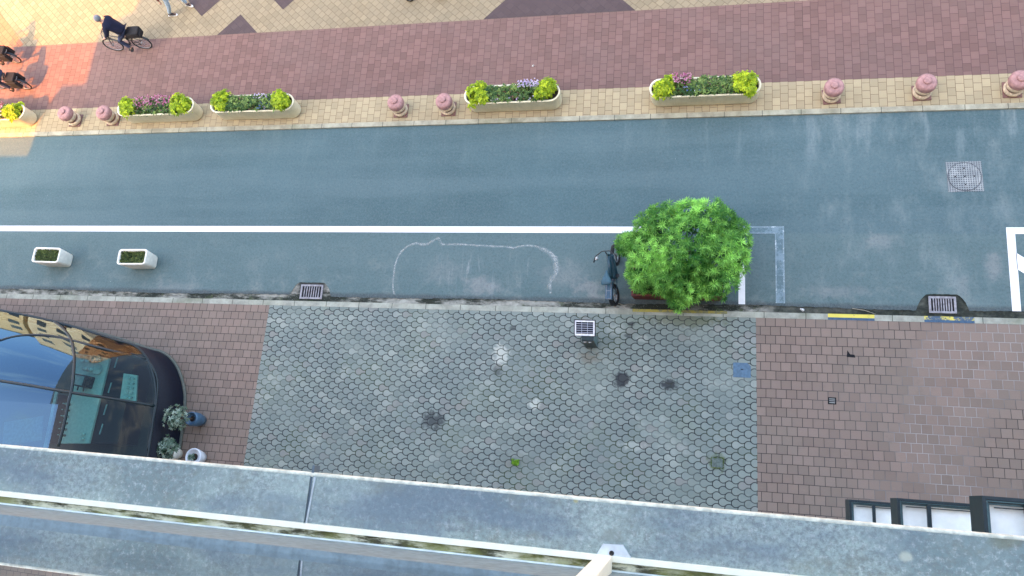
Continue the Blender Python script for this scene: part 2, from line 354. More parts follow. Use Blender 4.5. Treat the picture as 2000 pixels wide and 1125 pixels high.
inlay(3.2, 17.6, 1.4, 1.4, m_mauve); inlay(-12.5, 17.6, 1.4, 1.4, m_mauve)

# road markings
def marking(pts, mat, z=.004, name='road_marking'): return struct(poly_sheet(name, pts, z, mat))
marking([(-60, 6.99), (-1.0, 6.99), (-1.0, 7.175), (-60, 7.175)], m_white)
marking([(-1.0, 6.995), (2.31, 6.995), (2.31, 7.18), (-1.0, 7.18)], m_worn)
marking([(2.31, 5.12), (2.51, 5.12), (2.51, 7.18), (2.31, 7.18)], m_worn)
for (x0, y0, x1, y1) in ((-1.0, 7.15, 2.52, 7.188), (-1.0, 6.985, 2.33, 7.015), (2.295, 5.12, 2.325, 6.99), (2.485, 5.12, 2.52, 7.15)):
    marking([(x0, y0), (x1, y0), (x1, y1), (x0, y1)], m_worn2, .008)
marking([(1.38, 5.07), (1.545, 5.07), (1.545, 6.6), (1.38, 6.6)], m_white)
marking([(7.68, 5.05), (7.87, 5.05), (7.90, 7.17), (7.71, 7.17)], m_white)
marking([(7.90, 7.0), (40, 7.0), (40, 7.17), (7.90, 7.17)], m_white)
q0, q1 = at(1985, 500), at(1988, 540); marking([(7.875, 6.52), (7.87, 6.10), (9.4, 4.95), (9.95, 4.95)], m_white)
def kerb_paint(x0, x1, mat, y0, y1):
    struct(poly_sheet('kerb_paint', [(x0, y0), (x1, y0), (x1, y1), (x0, y1)], ZN+.008, mat))
m_yel = paint_mat('yellow_kerb_paint', (.72, .60, .10), .36, (.07, .10, .14)); m_yel2 = paint_mat('worn_yellow_kerb_paint', (.72, .60, .10), .50, (.06, .10, .15), 5); m_blu = plain('blue_kerb_paint', (.05, .10, .16), .7)
for (x0, x1, mm) in ((1617, 1708, m_yel), (1805, 1903, m_yel2)):
    a, b_ = at(x0, 620, ZN), at(x1, 624, ZN); kerb_paint(a.x, b_.x, mm, 4.765, 4.856); kerb_paint(a.x, b_.x, m_blu, 4.704, 4.765)
a, b_ = at(1236, 590), at(1420, 590); kerb_paint(a.x, b_.x, paint_mat('mossy_yellow_kerb_paint', (.36, .30, .05), .46, (.17, .17, .09)), 4.78, 4.856)

# chalky rim where a car stood: a broken, wobbling pale line of dried dust
def outline_mat():
    g = G('dried_dust', .9, .1); g.b.inputs['Base Color'].default_value = (.50, .53, .50, 1)
    n = g.m2('ADD', g.m2('MULTIPLY', g.noise(5, 6, .75), .6), g.m2('MULTIPLY', g.noise(28, 4, .7), .4))
    vc = g.n('ShaderNodeVertexColor', layer_name='tone').outputs['Color']
    a = g.m2('MULTIPLY', g.ramp(n, .36, .60, 0, .8), g.xyz(vc)[0]); g.t.links.new(a, g.b.inputs['Alpha'])
    return g.m
pts = [(771, 577), (767, 560), (769, 535), (773, 512), (783, 492), (797, 480), (812, 475), (831, 477), (846, 470), (857, 465), (864, 476), (880, 477), (905, 477), (930, 479), (960, 480), (990, 482), (1005, 484), (1020, 480), (1040, 480), (1056, 484), (1072, 492), (1084, 504), (1088, 520), (1085, 536), (1076, 548), (1075, 575)]
ws = [.018]*6+[.03]*4+[.022]*9+[.035, .05, .06, .06, .045, .04, .03]
def ribbon(name, pts, ws, z, mat, smooth=3):
    P_ = [at(*p) for p in pts]; Q = []; WW = []
    for i in range(len(P_)-1):
        for k in range(8):
            t = k/8; a = P_[max(0, i-1)]; b0 = P_[i]; b1 = P_[i+1]; d = P_[min(len(P_)-1, i+2)]
            Q.append(.5*((2*b0)+(b1-a)*t+(2*a-5*b0+4*b1-d)*t*t+(3*b0-a-3*b1+d)*t**3)); WW.append(ws[i]*(1-t)+ws[i+1]*t)
    bm = bmesh.new(); cl = bm.loops.layers.color.new('tone'); prev = None
    for i in range(len(Q)):
        d = (Q[min(i+1, len(Q)-1)]-Q[max(i-1, 0)]).normalized(); nn = Vector((-d.y, d.x, 0)); w = WW[i]*U(.7, 1.3); rr = Q[i]+nn*U(-.008, .008)
        row = [bm.verts.new((*(rr+nn*w*s_).xy, z)) for s_ in (-2.2, -.5, .5, 1.4)]
        if prev:
            for k, (c0, c1) in enumerate(((0, .9), (.9, .9), (.9, 0))):
                f = bm.faces.new((prev[k], prev[k+1], row[k+1], row[k]))
                for l, c_ in zip(f.loops, (c0, c1, c1, c0)): l[cl] = (c_, c_, c_, 1)
        prev = row
    me = bpy.data.meshes.new(name); bm.to_mesh(me); bm.free(); me.materials.append(mat)
    o = bpy.data.objects.new(name, me); C.objects.link(o); return o
struct(ribbon('dust_outline', pts, ws, .003, outline_mat()))


# ---------------------------------------------------------------- the apartment building the photo is taken from
FA = -.0118                                              # facade slope against the road
def fy(x, y0): return y0 + FA*x
m_brick = paving('facade_brick', (.62, .55, .45), .22, .07, 0, (.3, .27, .22), warp=0)
m_brick_node = m_brick
def zinc_mat():
    g = G('ledge_stone', .7, .4); o = g.xyz()
    c = g.mix(g.ramp(g.noise(1.6, 5, .6), .32, .66), (.165, .22, .21), (.34, .40, .35))
    sp = g.ramp(g.noise(48, 6, .8), .42, .60)
    c = g.mix(g.m2('MULTIPLY', sp, g.ramp(g.noise(2.3, 4, .6, vec=g.map(loc=(4, 2, 0))), .3, .6, .35, .9)), c, (.155, .175, .165))
    c = g.mix(g.m2('MULTIPLY', g.ramp(g.noise(38, 6, .8, vec=g.map(loc=(1, 2, 3))), .50, .66), .65), c, (.46, .49, .45))
    c = g.mix(g.ramp(g.noise(3.4, 6, .7, vec=g.map(loc=(7, 7, 7))), .55, .75, 0, .6), c, (.19, .195, .14))
    c = g.mix(g.ramp(g.noise(9, 7, .75, vec=g.map((.8, 1, 1), loc=(2, 9, 0))), .50, .66, 0, .55), c, (.17, .18, .145))
    c = g.mix(g.ramp(g.noise(1.2, 5, .6, vec=g.map((1, 3, 1), loc=(6, 3, 0))), .46, .66, 0, .6), c, (.125, .165, .20))
    for (x, y, sx, cc) in ((1125, 978, .014, (.38, .33, .12)), (1768, 1088, .03, (.5, .5, .38)), (1960, 1050, .07, (.16, .16, .10))):
        p = at(x, y, 17); c = g.mix(g.m2('MULTIPLY', g.blob(p.x, p.y, sx, sx*.8, .7, .3, 20), .7), c, cc)
    g.bump(g.noise(60, 4, .7), .003, .4)
    return g.out(c)
m_ledge = zinc_mat(); m_ledge_edge = plain('ledge_edge_mortar', (.60, .59, .47), .85, ns=30, var=.25)
m_joint = plain('ledge_joint', (.10, .13, .15), .8); m_joint_l = plain('ledge_joint_lip', (.40, .43, .43), .7)
m_cream_frame = plain('cream_frame_paint', (.93, .86, .66), .45, var=.05)
def dirty_mat():
    g = G('dirty_frame_channel', .8, .3)
    c = g.mix(g.ramp(g.noise(1.0, 6, .7, vec=g.map((9, 40, 40))), .40, .60), (.07, .065, .035), (.72, .68, .48))
    c = g.mix(g.ramp(g.noise(4, 5, .6), .4, .62, 0, .8), c, (.22, .22, .05))
    return g.out(c)
m_dirty = dirty_mat()
def glass_mat(name, tint, refl=1.0, ior=1.5, rough=0.0, gcol=(1, 1, 1)):
    m = bpy.data.materials.new(name); m.use_nodes = True; t = m.node_tree; t.nodes.remove(t.nodes['Principled BSDF'])
    tr = t.nodes.new('ShaderNodeBsdfTransparent'); tr.inputs[0].default_value = (*tint, 1)
    gl = t.nodes.new('ShaderNodeBsdfGlossy'); gl.inputs['Roughness'].default_value = rough; gl.inputs[0].default_value = (*gcol, 1)
    fr = t.nodes.new('ShaderNodeFresnel'); fr.inputs[0].default_value = ior
    ml = t.nodes.new('ShaderNodeMath'); ml.operation = 'MULTIPLY'; ml.use_clamp = True; ml.inputs[1].default_value = refl; t.links.new(fr.outputs[0], ml.inputs[0])
    mx = t.nodes.new('ShaderNodeMixShader'); t.links.new(ml.outputs[0], mx.inputs[0]); t.links.new(tr.outputs[0], mx.inputs[1]); t.links.new(gl.outputs[0], mx.inputs[2])
    t.links.new(mx.outputs[0], t.nodes['Material Output'].inputs[0]); return m
m_win = glass_mat('window_glass', (.8, .86, .84), 1.7)
m_backing = plain('pane_backing_grey', (.34, .37, .36), .9)  # grey of the unseen backing, set to brighten the pane before it

bld = thing('apartment_building', 'apartment building with grey stone ledge and cream window frame along the photo bottom', 'building', (0, 0, 0))
# stepped end of the block on the left lets the low sun through over the lower roof
sil = []
for (x, y) in ((-120, 322), (16, 322), (50, 321), (70, 265), (79, 245)):
    p = at(x, y) if x > -100 else Vector((-120, 9.34, 0)); sil.append((p.x-SX/SY*p.y, p.y/SY/1.0*math.tan(SUN_EL)))
p = at(118, 181, ZF); sil.append((p.x-SX/SY*p.y, p.y/SY)); p = at(165, 178, ZF); sil.append((p.x-SX/SY*p.y, p.y/SY))
p = at(190, 82, ZF); sil.append((p.x-SX/SY*p.y, p.y/SY)); p = at(204, 66, ZF); sil.append((p.x-SX/SY*p.y, p.y/SY)); p = at(240, 45, ZF); sil.append((p.x-SX/SY*p.y, p.y/SY))
p = at(259, 36, ZF); sil.append((p.x-SX/SY*p.y, p.y/SY)); p = at(269, 15, ZF); sil.append((p.x-SX/SY*p.y, p.y/SY)); p = at(278, -8, ZF); sil.append((p.x-SX/SY*p.y, p.y/SY))
YB = -.42
sil = [(x+SX/SY*YB, z+(-YB)/SY) for x, z in sil]
top = [(sil[-1][0]+.15, 27.5), (45, 27.5), (45, -.05), (-120, -.05)]
prof = sil+top
b = MB(); b.loft([[(x, YB+FA*x*(1 if x > -40 else 0), z) for x, z in prof], [(x, -14, z) for x, z in prof]], cap0=True, cap1=True, smooth=False)
b.build('wall', m_brick, bld)
# ledge: one stone cap per length, with a joint between
LZ = 17.0
ex = [-9, -4.47, -1.465, 1.55, 4.55, 9]
def fl(x): return -.006+FA*x*1.0                          # front edge of the ledge at x
b = MB()
for i in range(len(ex)-1):
    x0, x1 = ex[i]+.006, ex[i+1]-.006
    a = [(x0, fl(x0)-.012), (x1, fl(x1)-.012), (x1, YB+FA*x1), (x0, YB+FA*x0)]
    b.prism(a, LZ-.09, LZ)
b.build('window_ledge', m_ledge, bld)
b = MB(); b.tube([(x, fl(x)-.008, LZ-.012) for x in (-9, -6, -3, 0, 3, 6, 9)], .011, 8); b.build('ledge_edge', m_ledge_edge, bld)
for x in ex[1:-1]:
    b = MB(); b.box((x, fl(x)-.12, LZ-.03), (.010, .30, .05)); b.build('ledge_joint', m_joint, bld)
    b = MB(); b.box((x+.011, fl(x)-.115, LZ+.001), (.007, .20, .006), Euler((0, 0, -.06))); b.build('ledge_joint_lip', m_joint_l, bld)
# window frame standing on the ledge: bead, dirty channel, glass, one mullion
def run(name, y0, y1, z0, z1, mat, x0=-9, x1=9):
    b = MB(); n = 12
    b.loft([[(x, y0+FA*x, z0), (x, y1+FA*x, z0), (x, y1+FA*x, z1), (x, y0+FA*x, z1)] for x in [x0+(x1-x0)*i/n for i in range(n+1)]], cap0=True, cap1=True, smooth=False)
    return b.build(name, mat, bld)
p0 = at(0, 962, LZ+.05); p1 = at(1500, 1116, LZ+.05)
yb0 = (p0.y-FA*p0.x + p1.y-FA*p1.x)/2
run('window_frame', yb0-.020, yb0, LZ, LZ+.05, m_cream_frame)
run('frame_channel', yb0-.047, yb0-.0205, LZ, LZ+.034, m_dirty)
run('bottom_rail', yb0-.078, yb0-.0535, LZ, LZ+.45, plain('grey_rail', (.17, .225, .235), .6, ns=30))
run('frame_seal', yb0-.053, yb0-.0475, LZ, LZ+.045, plain('pale_seal', (.80, .84, .76), .6))
yg = yb0-.056
TILT = .037                                              # the pane leans a little inward
b = MB(); b.face([(x, yg+FA*x-TILT*(z-LZ), z) for x, z in ((-9, LZ+.44), (9, LZ+.44), (9, LZ+2.5), (-9, LZ+2.5))])
b.build('window_pane', m_win, bld)
run('reveal', YB+.003, yg-.10, LZ+2.5, LZ+2.7, m_cream_frame)
run('pane_backing', YB+.005, YB+.03, LZ+.02, LZ+2.48, m_backing)
mx = at(1181, 1094, LZ+.05).x
b = MB(); b.box((mx, yb0-.03+FA*mx-TILT*1.25, LZ+1.28), (.056, .064, 2.44), Euler((TILT, 0, 0)), bev=.004); b.build('mullion', m_cream_frame, bld)
b = MB(); q = [at(x, y, LZ+.012) for x, y in ((1150, 1108), (1178, 1062), (1217, 1064), (1245, 1108))]
b.prism([(v.x, v.y) for v in q], LZ+.001, LZ+.022); bp = b.build('bracket_plate', plain('galvanised_plate', (.50, .54, .55), .4, .3), bld)
v = at(1195, 1080, LZ+.012); b = MB(); b.lathe([(.009, 0), (.009, .004), (.0045, .0045), (.0045, .001), (.0001, .001)], (v.x, v.y, LZ+.0225), 16); b.build('bolt_hole', plain('rusty_black', (.02, .02, .02)), bp)

# three bay windows one above the other at the right end (dark fascia, pale roof in a dark frame)
m_fas = plain('dark_green_frame', (.012, .024, .028), .35, .1); m_fas2 = plain('grey_green_frame', (.06, .12, .125), .4, .1)
m_pale = plain('pale_roof_membrane', (.84, .88, .82), .8, var=.08, ns=4)
def bay(zb):
    x0, y1, x1 = 2.90, .305, 6.3; zt = zb+.36
    root = MB(); f1 = lambda x: FA*(x-x0)*.6
    def fr(b, o0, o1, z0, z1):                           # one ring of the frame (left, front, right)
        a, d = x0+o0, y1-o0; c, e = x0+o1, y1-o1
        b.prism([(a, -.9), (a, d), (c, e), (c, -.9)], z0, z1)
        b.prism([(a, d), (x1-o0, d+f1(x1)), (x1-o1, e+f1(x1)), (c, e)], z0, z1)
        b.prism([(x1-o1, -.9), (x1-o1, e+f1(x1)), (x1-o0, d+f1(x1)), (x1-o0, -.9)], z0, z1)
    b = MB(); fr(b, 0, .035, zb, zt); fr(b, .037, .058, zb+.1, zt-.03)
    o = b.build('bay_window', m_fas, bld)
    b = MB(); fr(b, .040, .052, zt-.03, zt-.015); fr(b, .060, .080, zt-.10, zt-.06); b.build('bay_trim', m_fas2, o)
    b = MB(); b.prism([(x0+.059, -.9), (x0+.059, y1-.059), (x1-.059, y1-.059+f1(x1)), (x1-.059, -.9)], zb+.02, zt-.12); b.build('bay_roof', m_pale, o)
    b = MB()
    for px_ in (.40, 1.75): b.box((x0+px_, -.25, zt-.03), (.05, 1.0, .04)) if px_ < 1 else b.box((x0+px_, -.25, zt-.03), (.04, 1.0, .04))
    b.box(((x0+x1)/2, y1-.105, zt-.07), (x1-x0-.25, .012, .02)); b.build('glazing_bar', m_fas, o)
    b = MB(); b.prism([(x0+1.3, -.9), (x0+1.3, -.25), (x1-.4, -.25), (x1-.4, -.9)], zb-1.75, zb-.005); b.build('bay_glazing', plain('bay_glass', (.03, .05, .055), .08, 0, .5), o)
for zb in (11.0, 7.85, 4.70): bay(zb)
# a few facade windows below the ledge
m_fglass = plain('facade_glass', (.05, .06, .065), .1, 0, .5)
for fl_ in (1, 2, 3, 4):
    for k in range(-3, 2):
        x = k*2.6-.4; b = MB(); b.box((x, YB+FA*x-.005, fl_*3.15-.2), (1.5, .04, 1.5)); b.build('facade_window', m_fglass, bld)

# the sunlit row across the promenade (out of the picture, but mirrored in the veranda glass)
for k, (x0, w, h, col, lb) in enumerate(((-95, 30, 15, (.62, .48, .26), 'long ochre apartment block far across the promenade'), (-64, 26, 19, (.66, .54, .34), 'taller cream apartment block far across the promenade'), (-37, 34, 16, (.60, .46, .28), 'sand coloured apartment block far across the promenade'))):
    t = thing('apartment_block', lb, 'building', (x0+w/2, 62, ZF), 0, 'blocks across the promenade')
    b = MB(); b.box((0, 5, h/2), (w, 10, h)); b.build('wall', plain('sunlit_render', col, .9), t)
    b = MB(); b.box((0, 5, h+.15), (w+.6, 10.6, .3)); b.build('roof', m_joint, t)
    for fl_ in range(int(h//3.2)):
        for q in range(int(w//5)):
            b = MB(); b.box((-w/2+3+q*5, -.01, 1.8+fl_*3.2), (2.2, .06, 1.7)); b.build('window', m_fglass, t)

# ---------------------------------------------------------------- glass veranda on the pavement, left
VZ, VR = 1.4, 1.2
ol = [(-13.83, -.42), (-13.86, .4), (-13.90, 1.13), (-14.02, 2.0), (-14.40, 2.72), (-14.90, 3.12), (-15.6, 3.28), (-16.5, 3.50), (-17.9, 3.78), (-19.7, 4.03), (-22.0, 4.25)]
def catmull(pts, n):
    out = []
    for i in range(len(pts)-1):
        a, b0, b1, d = [Vector(pts[max(0, min(len(pts)-1, j))]) for j in (i-1, i, i+1, i+2)]
        for k in range(n):
            t = k/n; out.append(.5*((2*b0)+(b1-a)*t+(2*a-5*b0+4*b1-d)*t*t+(3*b0-a-3*b1+d)*t**3))
    out.append(Vector(pts[-1])); return out
OL = catmull(ol, 6)
def spine(p): return Vector((min(p.x, -15.9) if p.x < -15.9 else -15.9, min(p.y, 1.3)))
ver = thing('glass_veranda', 'dark glass veranda with rounded end and domed glass roof beside the pavement', 'veranda', (-17, 1, ZN))
INV = Matrix.Translation((17, -1, -ZN))
def vbuild(b, name, mat):
    bmesh.ops.transform(b.b, matrix=INV, verts=b.b.verts); return b.build(name, mat, ver)
def vdome(s): return VZ+VR*(1-(1-s)**2)
rings = []
for k in range(11):
    s = k/10; rings.append([((p.lerp(spine(p), s)).x, (p.lerp(spine(p), s)).y, vdome(s)) for p in OL])
b = MB(); b.loft(rings, closed=False)
sp = [spine(p) for p in OL]
b.face([(-15.9, -.42, vdome(1)), (-15.9, 1.3, vdome(1)), (-22, 1.3, vdome(1)), (-22, -.42, vdome(1))])
m_vglass = glass_mat('veranda_glass', (.36, .62, .58), .55, 1.5); m_vglass2 = glass_mat('sky_tinted_glass', (.22, .40, .42), 2.1, 1.55, gcol=(.40, .68, 1.0))
b.b.faces.ensure_lookup_table()
for f in b.b.faces:                                      # panes left of the cross rib: sky blue put into their reflection colour
    c_ = f.calc_center_median()
    if c_.x < -16.1: f.material_index = 1
vbuild(b, 'glass_roof', [m_vglass, m_vglass2])
m_navy = plain('navy_panel', (.005, .007, .016), .5, .0, .25)
b = MB(); b.loft([[(p.x, p.y, z) for p in OL] for z in (ZN, VZ)], closed=False); b.loft([[(p.x+.0, p.y, VZ) for p in OL], [(p.lerp(spine(p), .05).x, p.lerp(spine(p), .05).y, VZ) for p in OL], [(p.lerp(spine(p), .05).x, p.lerp(spine(p), .05).y, ZN) for p in OL]], closed=False)
vbuild(b, 'wall', m_navy)
b = MB(); b.tube([(p.x, p.y, VZ+.01) for p in OL], .03); vbuild(b, 'eaves_rail', m_fas)
b = MB(); b.tube([(p.x+.02, p.y+.02, ZN+.05) for p in OL], .05); vbuild(b, 'plinth', plain('wet_plinth', (.10, .11, .09), .6))
def surf(px_, py_):
    """point of the dome seen at a pixel of the photograph (march down the sight line)"""
    lo, hi = VZ, VZ+VR
    z = hi
    while z > VZ:
        q = at(px_, py_, z); best = 0
        # inside test by distance along the spine fan
        d = 9
        for p in OL:
            sp_ = spine(p); ab = Vector((sp_.x-p.x, sp_.y-p.y)); L2 = ab.length_squared
            t = max(0, min(1, ((q.x-p.x)*ab.x+(q.y-p.y)*ab.y)/L2)); dd = (Vector((p.x, p.y))+ab*t-Vector((q.x, q.y))).length
            if dd < d: d = dd; best = t
        if q.x < -15.9 and q.y < 1.3: best = 1
        if vdome(best) >= z: return q
        z -= .01
    return at(px_, py_, VZ)
def rib(pts, r, name='rib'):
    P_ = [surf(*p) for p in pts]; P_ = catmull([tuple(p) for p in P_], 5)
    b = MB(); b.tube(P_, r); vbuild(b, name, m_fas)
rib([(-20, 672), (0, 665), (40, 655.5), (90, 655), (137, 664), (218, 685), (285, 701)], .035)
rib([(-20, 741), (0, 744), (70, 755), (140, 767), (220, 779), (303, 793)], .04)
rib([(106, 629), (124, 643), (139, 664), (145, 694), (144, 727), (141, 757), (134, 785), (125, 830), (114, 872)], .04)
rib([(255, 690), (285, 702), (301, 722), (308, 750), (305, 790), (297, 835), (288, 880)], .025)
# inside: floor, white worktop, dark drawer unit, tray of cups, jars, a table (each a thing of its own)
b = MB(); b.prism([(p.x, p.y) for p in OL if p.x < -13.95 or True]+[(-22, -.42)], ZN-.02, ZN+.01); vbuild(b, 'floor', plain('veranda_floor', (.014, .030, .024), .6))
def quad_prism(name, pix, z0, z1, mat, label, cat, bev=0):
    P_ = [at(x, y, z1) for x, y in pix]; c = sum(P_, Vector())/len(P_)
    t = thing(name, label, cat, (c.x, c.y, z0)); return t, [(p.x-c.x, p.y-c.y) for p in P_]
m_worktop = plain('white_worktop', (.62, .68, .64), .3, var=.08); m_steel = plain('brushed_steel', (.5, .55, .56), .3, .6); m_dkcab = plain('dark_cabinet', (.006, .009, .013), .4)
t, pl = quad_prism('bar_counter', [(150, 690), (214, 700), (173, 866), (118, 866)], ZN, 1.0, m_worktop, 'pale topped bar counter seen through the veranda roof', 'counter')
b = MB(); b.prism(pl, .85, .92); b.build('worktop', m_worktop, t)
b = MB(); b.prism([(x*.93, y*.96) for x, y in pl], .0, .849); b.build('cabinet', m_dkcab, t)
t, pl = quad_prism('drawer_unit', [(214, 700), (262, 712), (230, 866), (174, 866)], ZN, .9, m_dkcab, 'black drawer unit with steel handles inside the veranda', 'drawer unit')
b = MB(); b.prism(pl, 0, .82); b.build('cabinet', m_dkcab, t)
for (x, y) in ((226, 708), (214, 757), (205, 800), (197, 838)):
    q = at(x, y, .93); b = MB(); b.box((q.x-t.location.x, q.y-t.location.y, .835), (.035, .30, .025), Euler((0, 0, -.12)), .006); b.build('handle', m_steel, t)
t, pl = quad_prism('cup_tray', [(241, 729), (268, 733), (265, 784), (234, 779)], .90, .96, m_worktop, 'white tray crowded with glass cups behind the veranda glass', 'tray')
b = MB(); b.prism(pl, 0, .05); b.build('tray', m_worktop, t)
tray = t
m_cup = plain('pale_glass_cup', (.70, .80, .78), .12, 0, .6)
for i in range(5):
    for j in range(2):
        u, w = (j+.5)/2, (i+.5)/5; x = 250+u*16-6*w; y = 733+46*w+3*u
        q = at(x, y, .97); c = thing('glass_cup', 'small clear cup among the cups standing on the white tray', 'cup', (q.x, q.y, .955), 0, 'cups on the white tray')
        b = MB(); b.lathe([(.03, 0), (.042, .09), (.038, .09), (.026, .01), (.0001, .01)], seg=14); b.build('bowl', m_cup, c)
for (x, y, r, h, cc, lb) in ((163, 701, .10, .10, (.65, .72, .68), 'leftmost pale bowl in the row on the bar counter'), (175, 702, .10, .12, (.55, .62, .58), 'second pale bowl from the left in the row on the bar counter'), (185, 701, .10, .11, (.60, .70, .66), 'third pale bowl from the left in the row on the bar counter'), (195, 701, .09, .14, (.70, .76, .72), 'rightmost pale bowl in the row on the bar counter'), (190, 721, .16, .06, (.45, .55, .52), 'large oval dish in front of the row of bowls')):
    q = at(x, y, 1.06); c = thing('dish' if r > .15 else 'bowl', lb, 'dish' if r > .15 else 'bowl', (q.x, q.y, 1.005), 0, None)
    mm = plain('ceramic', cc, .2, 0, .6); b = MB(); b.lathe([(r*.5, 0), (r*.85, h*.4), (r, h), (r*.93, h), (r*.7, h*.4), (.0001, h*.25)], seg=22); b.build('body', mm, c)
    b = MB(); b.torus((0, 0, h), r*.96, .008, seg=22, ts=6); b.build('rim', m_steel, c)
for (x, y, lb) in ((168, 721, 'taller steel jar left of the oval dish'), (178, 722, 'shorter steel jar next to the oval dish')):
    q = at(x, y, 1.1); c = thing('jar', lb, 'jar', (q.x, q.y, 1.005), 0, None)
    b = MB(); b.lathe([(.05, 0), (.055, .15), (.04, .18), (.04, .2)], seg=16); b.build('body', m_cup, c); b = MB(); b.lathe([(.045, .2), (.045, .225), (.0001, .23)], seg=16); b.build('lid', m_steel, c)
for k, (x, y) in enumerate(((131, 789), (129, 801), (127, 813), (125, 826), (123, 838), (121, 850))):
    q = at(x, y, 1.12); c = thing('bottle', 'bottle in the row along the left side of the bar counter', 'bottle', (q.x, q.y, 1.005), 0, 'bottles on the bar counter')
    b = MB(); b.lathe([(.035, 0), (.037, .16), (.014, .21), (.014, .25)], seg=14); b.build('body', plain('bottle_glass', random.choice(((.03, .06, .045), (.30, .38, .36), (.09, .12, .11))), .15, 0, .6), c)
    b = MB(); b.lathe([(.016, .25), (.016, .27), (.0001, .271)], seg=12); b.build('cap', m_steel, c)
for (x, y, lb) in ((163, 848, 'upper of the two clear tumblers near the ledge on the bar counter'), (161, 857, 'lower of the two clear tumblers near the ledge on the bar counter')):
    q = at(x, y, 1.05); c = thing('tumbler', lb, 'glass', (q.x, q.y, 1.005)); b = MB(); b.lathe([(.035, 0), (.042, .11), (.037, .11), (.03, .01), (.0001, .01)], seg=16); b.build('bowl', m_cup, c)
q = at(165, 745, 1.15); c = thing('coffee_machine', 'dark coffee machine standing on the bar counter', 'coffee machine', (q.x, q.y, 1.005), -.12)
b = MB(); b.box((0, 0, .19), (.40, .34, .38), bev=.03); b.build('body', plain('black_enamel', (.015, .018, .02), .25), c)
b = MB(); b.box((0, 0, .395), (.34, .26, .02), bev=.006); b.build('cup_warmer', m_steel, c)
for hx_ in (-.1, .1):
    b = MB(); b.tube([(hx_, -.17, .2), (hx_, -.28, .19)], .02); b.build('filter_handle', m_dkcab, c)
q = at(45, 842, .8); c = thing('cafe_table', 'cafe table with a pale cloth seen through the left veranda pane', 'table', (q.x, q.y, ZN), .2)
b = MB(); b.box((0, 0, .72), (1.3, .7, .04), bev=.02); b.build('tabletop', plain('pale_cloth', (.20, .25, .27), .9), c)
for sx in (-.5, .5):
    b = MB(); b.tube([(sx, 0, 0), (sx, 0, .7)], .03); b.build('leg', m_dkcab, c)
q = at(75, 760, 1.0); c = thing('window_bench', 'long pale bench board slanting behind the left veranda panes', 'bench', (q.x, q.y, ZN), .0)
a0, a1 = at(112, 770, .5), at(92, 866, .5); d = a1-a0
b = MB(); b.box(((a0.x+a1.x)/2-q.x, (a0.y+a1.y)/2-q.y, .45), (.10, d.length*1.2, .06), Euler((0, 0, math.atan2(d.y, d.x)-math.pi/2)), .01); b.build('seat', plain('pale_board', (.6, .66, .64), .5), c)
b = MB(); b.box(((a0.x+a1.x)/2-q.x, (a0.y+a1.y)/2-q.y, .21), (.06, d.length, .4), Euler((0, 0, math.atan2(d.y, d.x)-math.pi/2)), .01); b.build('support', m_dkcab, c)

# ---------------------------------------------------------------- foliage
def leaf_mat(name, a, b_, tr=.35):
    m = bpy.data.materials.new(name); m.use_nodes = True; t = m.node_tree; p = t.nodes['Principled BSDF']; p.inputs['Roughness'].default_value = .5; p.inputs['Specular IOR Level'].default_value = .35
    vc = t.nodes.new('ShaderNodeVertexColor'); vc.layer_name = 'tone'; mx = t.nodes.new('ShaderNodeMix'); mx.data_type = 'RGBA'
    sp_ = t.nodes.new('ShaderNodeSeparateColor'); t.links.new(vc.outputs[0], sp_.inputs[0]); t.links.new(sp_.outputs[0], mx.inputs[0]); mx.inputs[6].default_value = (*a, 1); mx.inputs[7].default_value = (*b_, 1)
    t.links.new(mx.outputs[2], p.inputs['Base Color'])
    tl = t.nodes.new('ShaderNodeBsdfTranslucent'); t.links.new(mx.outputs[2], tl.inputs[0]); ms = t.nodes.new('ShaderNodeMixShader'); ms.inputs[0].default_value = tr
    t.links.new(p.outputs[0], ms.inputs[1]); t.links.new(tl.outputs[0], ms.inputs[2]); t.links.new(ms.outputs[0], t.nodes['Material Output'].inputs[0]); return m
class Leaves:
    def __init__(s): s.b = bmesh.new(); s.c = s.b.loops.layers.color.new('tone')
    def leaf(s, base, d, up, L, w, tone, droop=.15):
        d = d.normalized(); side = d.cross(up)
        if side.length < 1e-3: side = d.orthogonal()
        side.normalize(); n = side.cross(d)
        m1 = base + d*L*.45 + n*L*.04; tip = base + d*L - Vector((0, 0, L*droop)); q = base + d*L*.06
        V = [s.b.verts.new(p) for p in (base, m1+side*w*.5-n*w*.12, tip, m1-side*w*.5-n*w*.12, m1+n*w*.02)]
        for f in ((0, 4, 1), (1, 4, 2), (0, 3, 4), (3, 2, 4)):
            fc = s.b.faces.new([V[i] for i in f]); fc.smooth = True
            for l in fc.loops: l[s.c] = (tone, tone, tone, 1)
    def rosette(s, p, nrm, n, L, w, tone, spread=1.0, droop=.15):
        nrm = nrm.normalized(); a = nrm.orthogonal().normalized(); c = nrm.cross(a); ph = U(0, 6.28)
        for i in range(n):
            t = i/n; an = ph + i*2.39996; el = R(4 + 58*t)
            d = (a*math.cos(an)+c*math.sin(an))*math.cos(el) + nrm*math.sin(el)
            s.leaf(p, d, nrm, L*U(.75, 1.1)*(1-.35*t), w*U(.85, 1.15), min(1, max(0, tone+U(-.12, .12)+.25*t)), droop)
    def build(s, name, mat, parent):
        me = bpy.data.meshes.new(name); s.b.to_mesh(me); s.b.free()
        for q in (mat if isinstance(mat, list) else [mat]): me.materials.append(q)
        o = bpy.data.objects.new(name, me); C.objects.link(o); o.parent = parent; return o

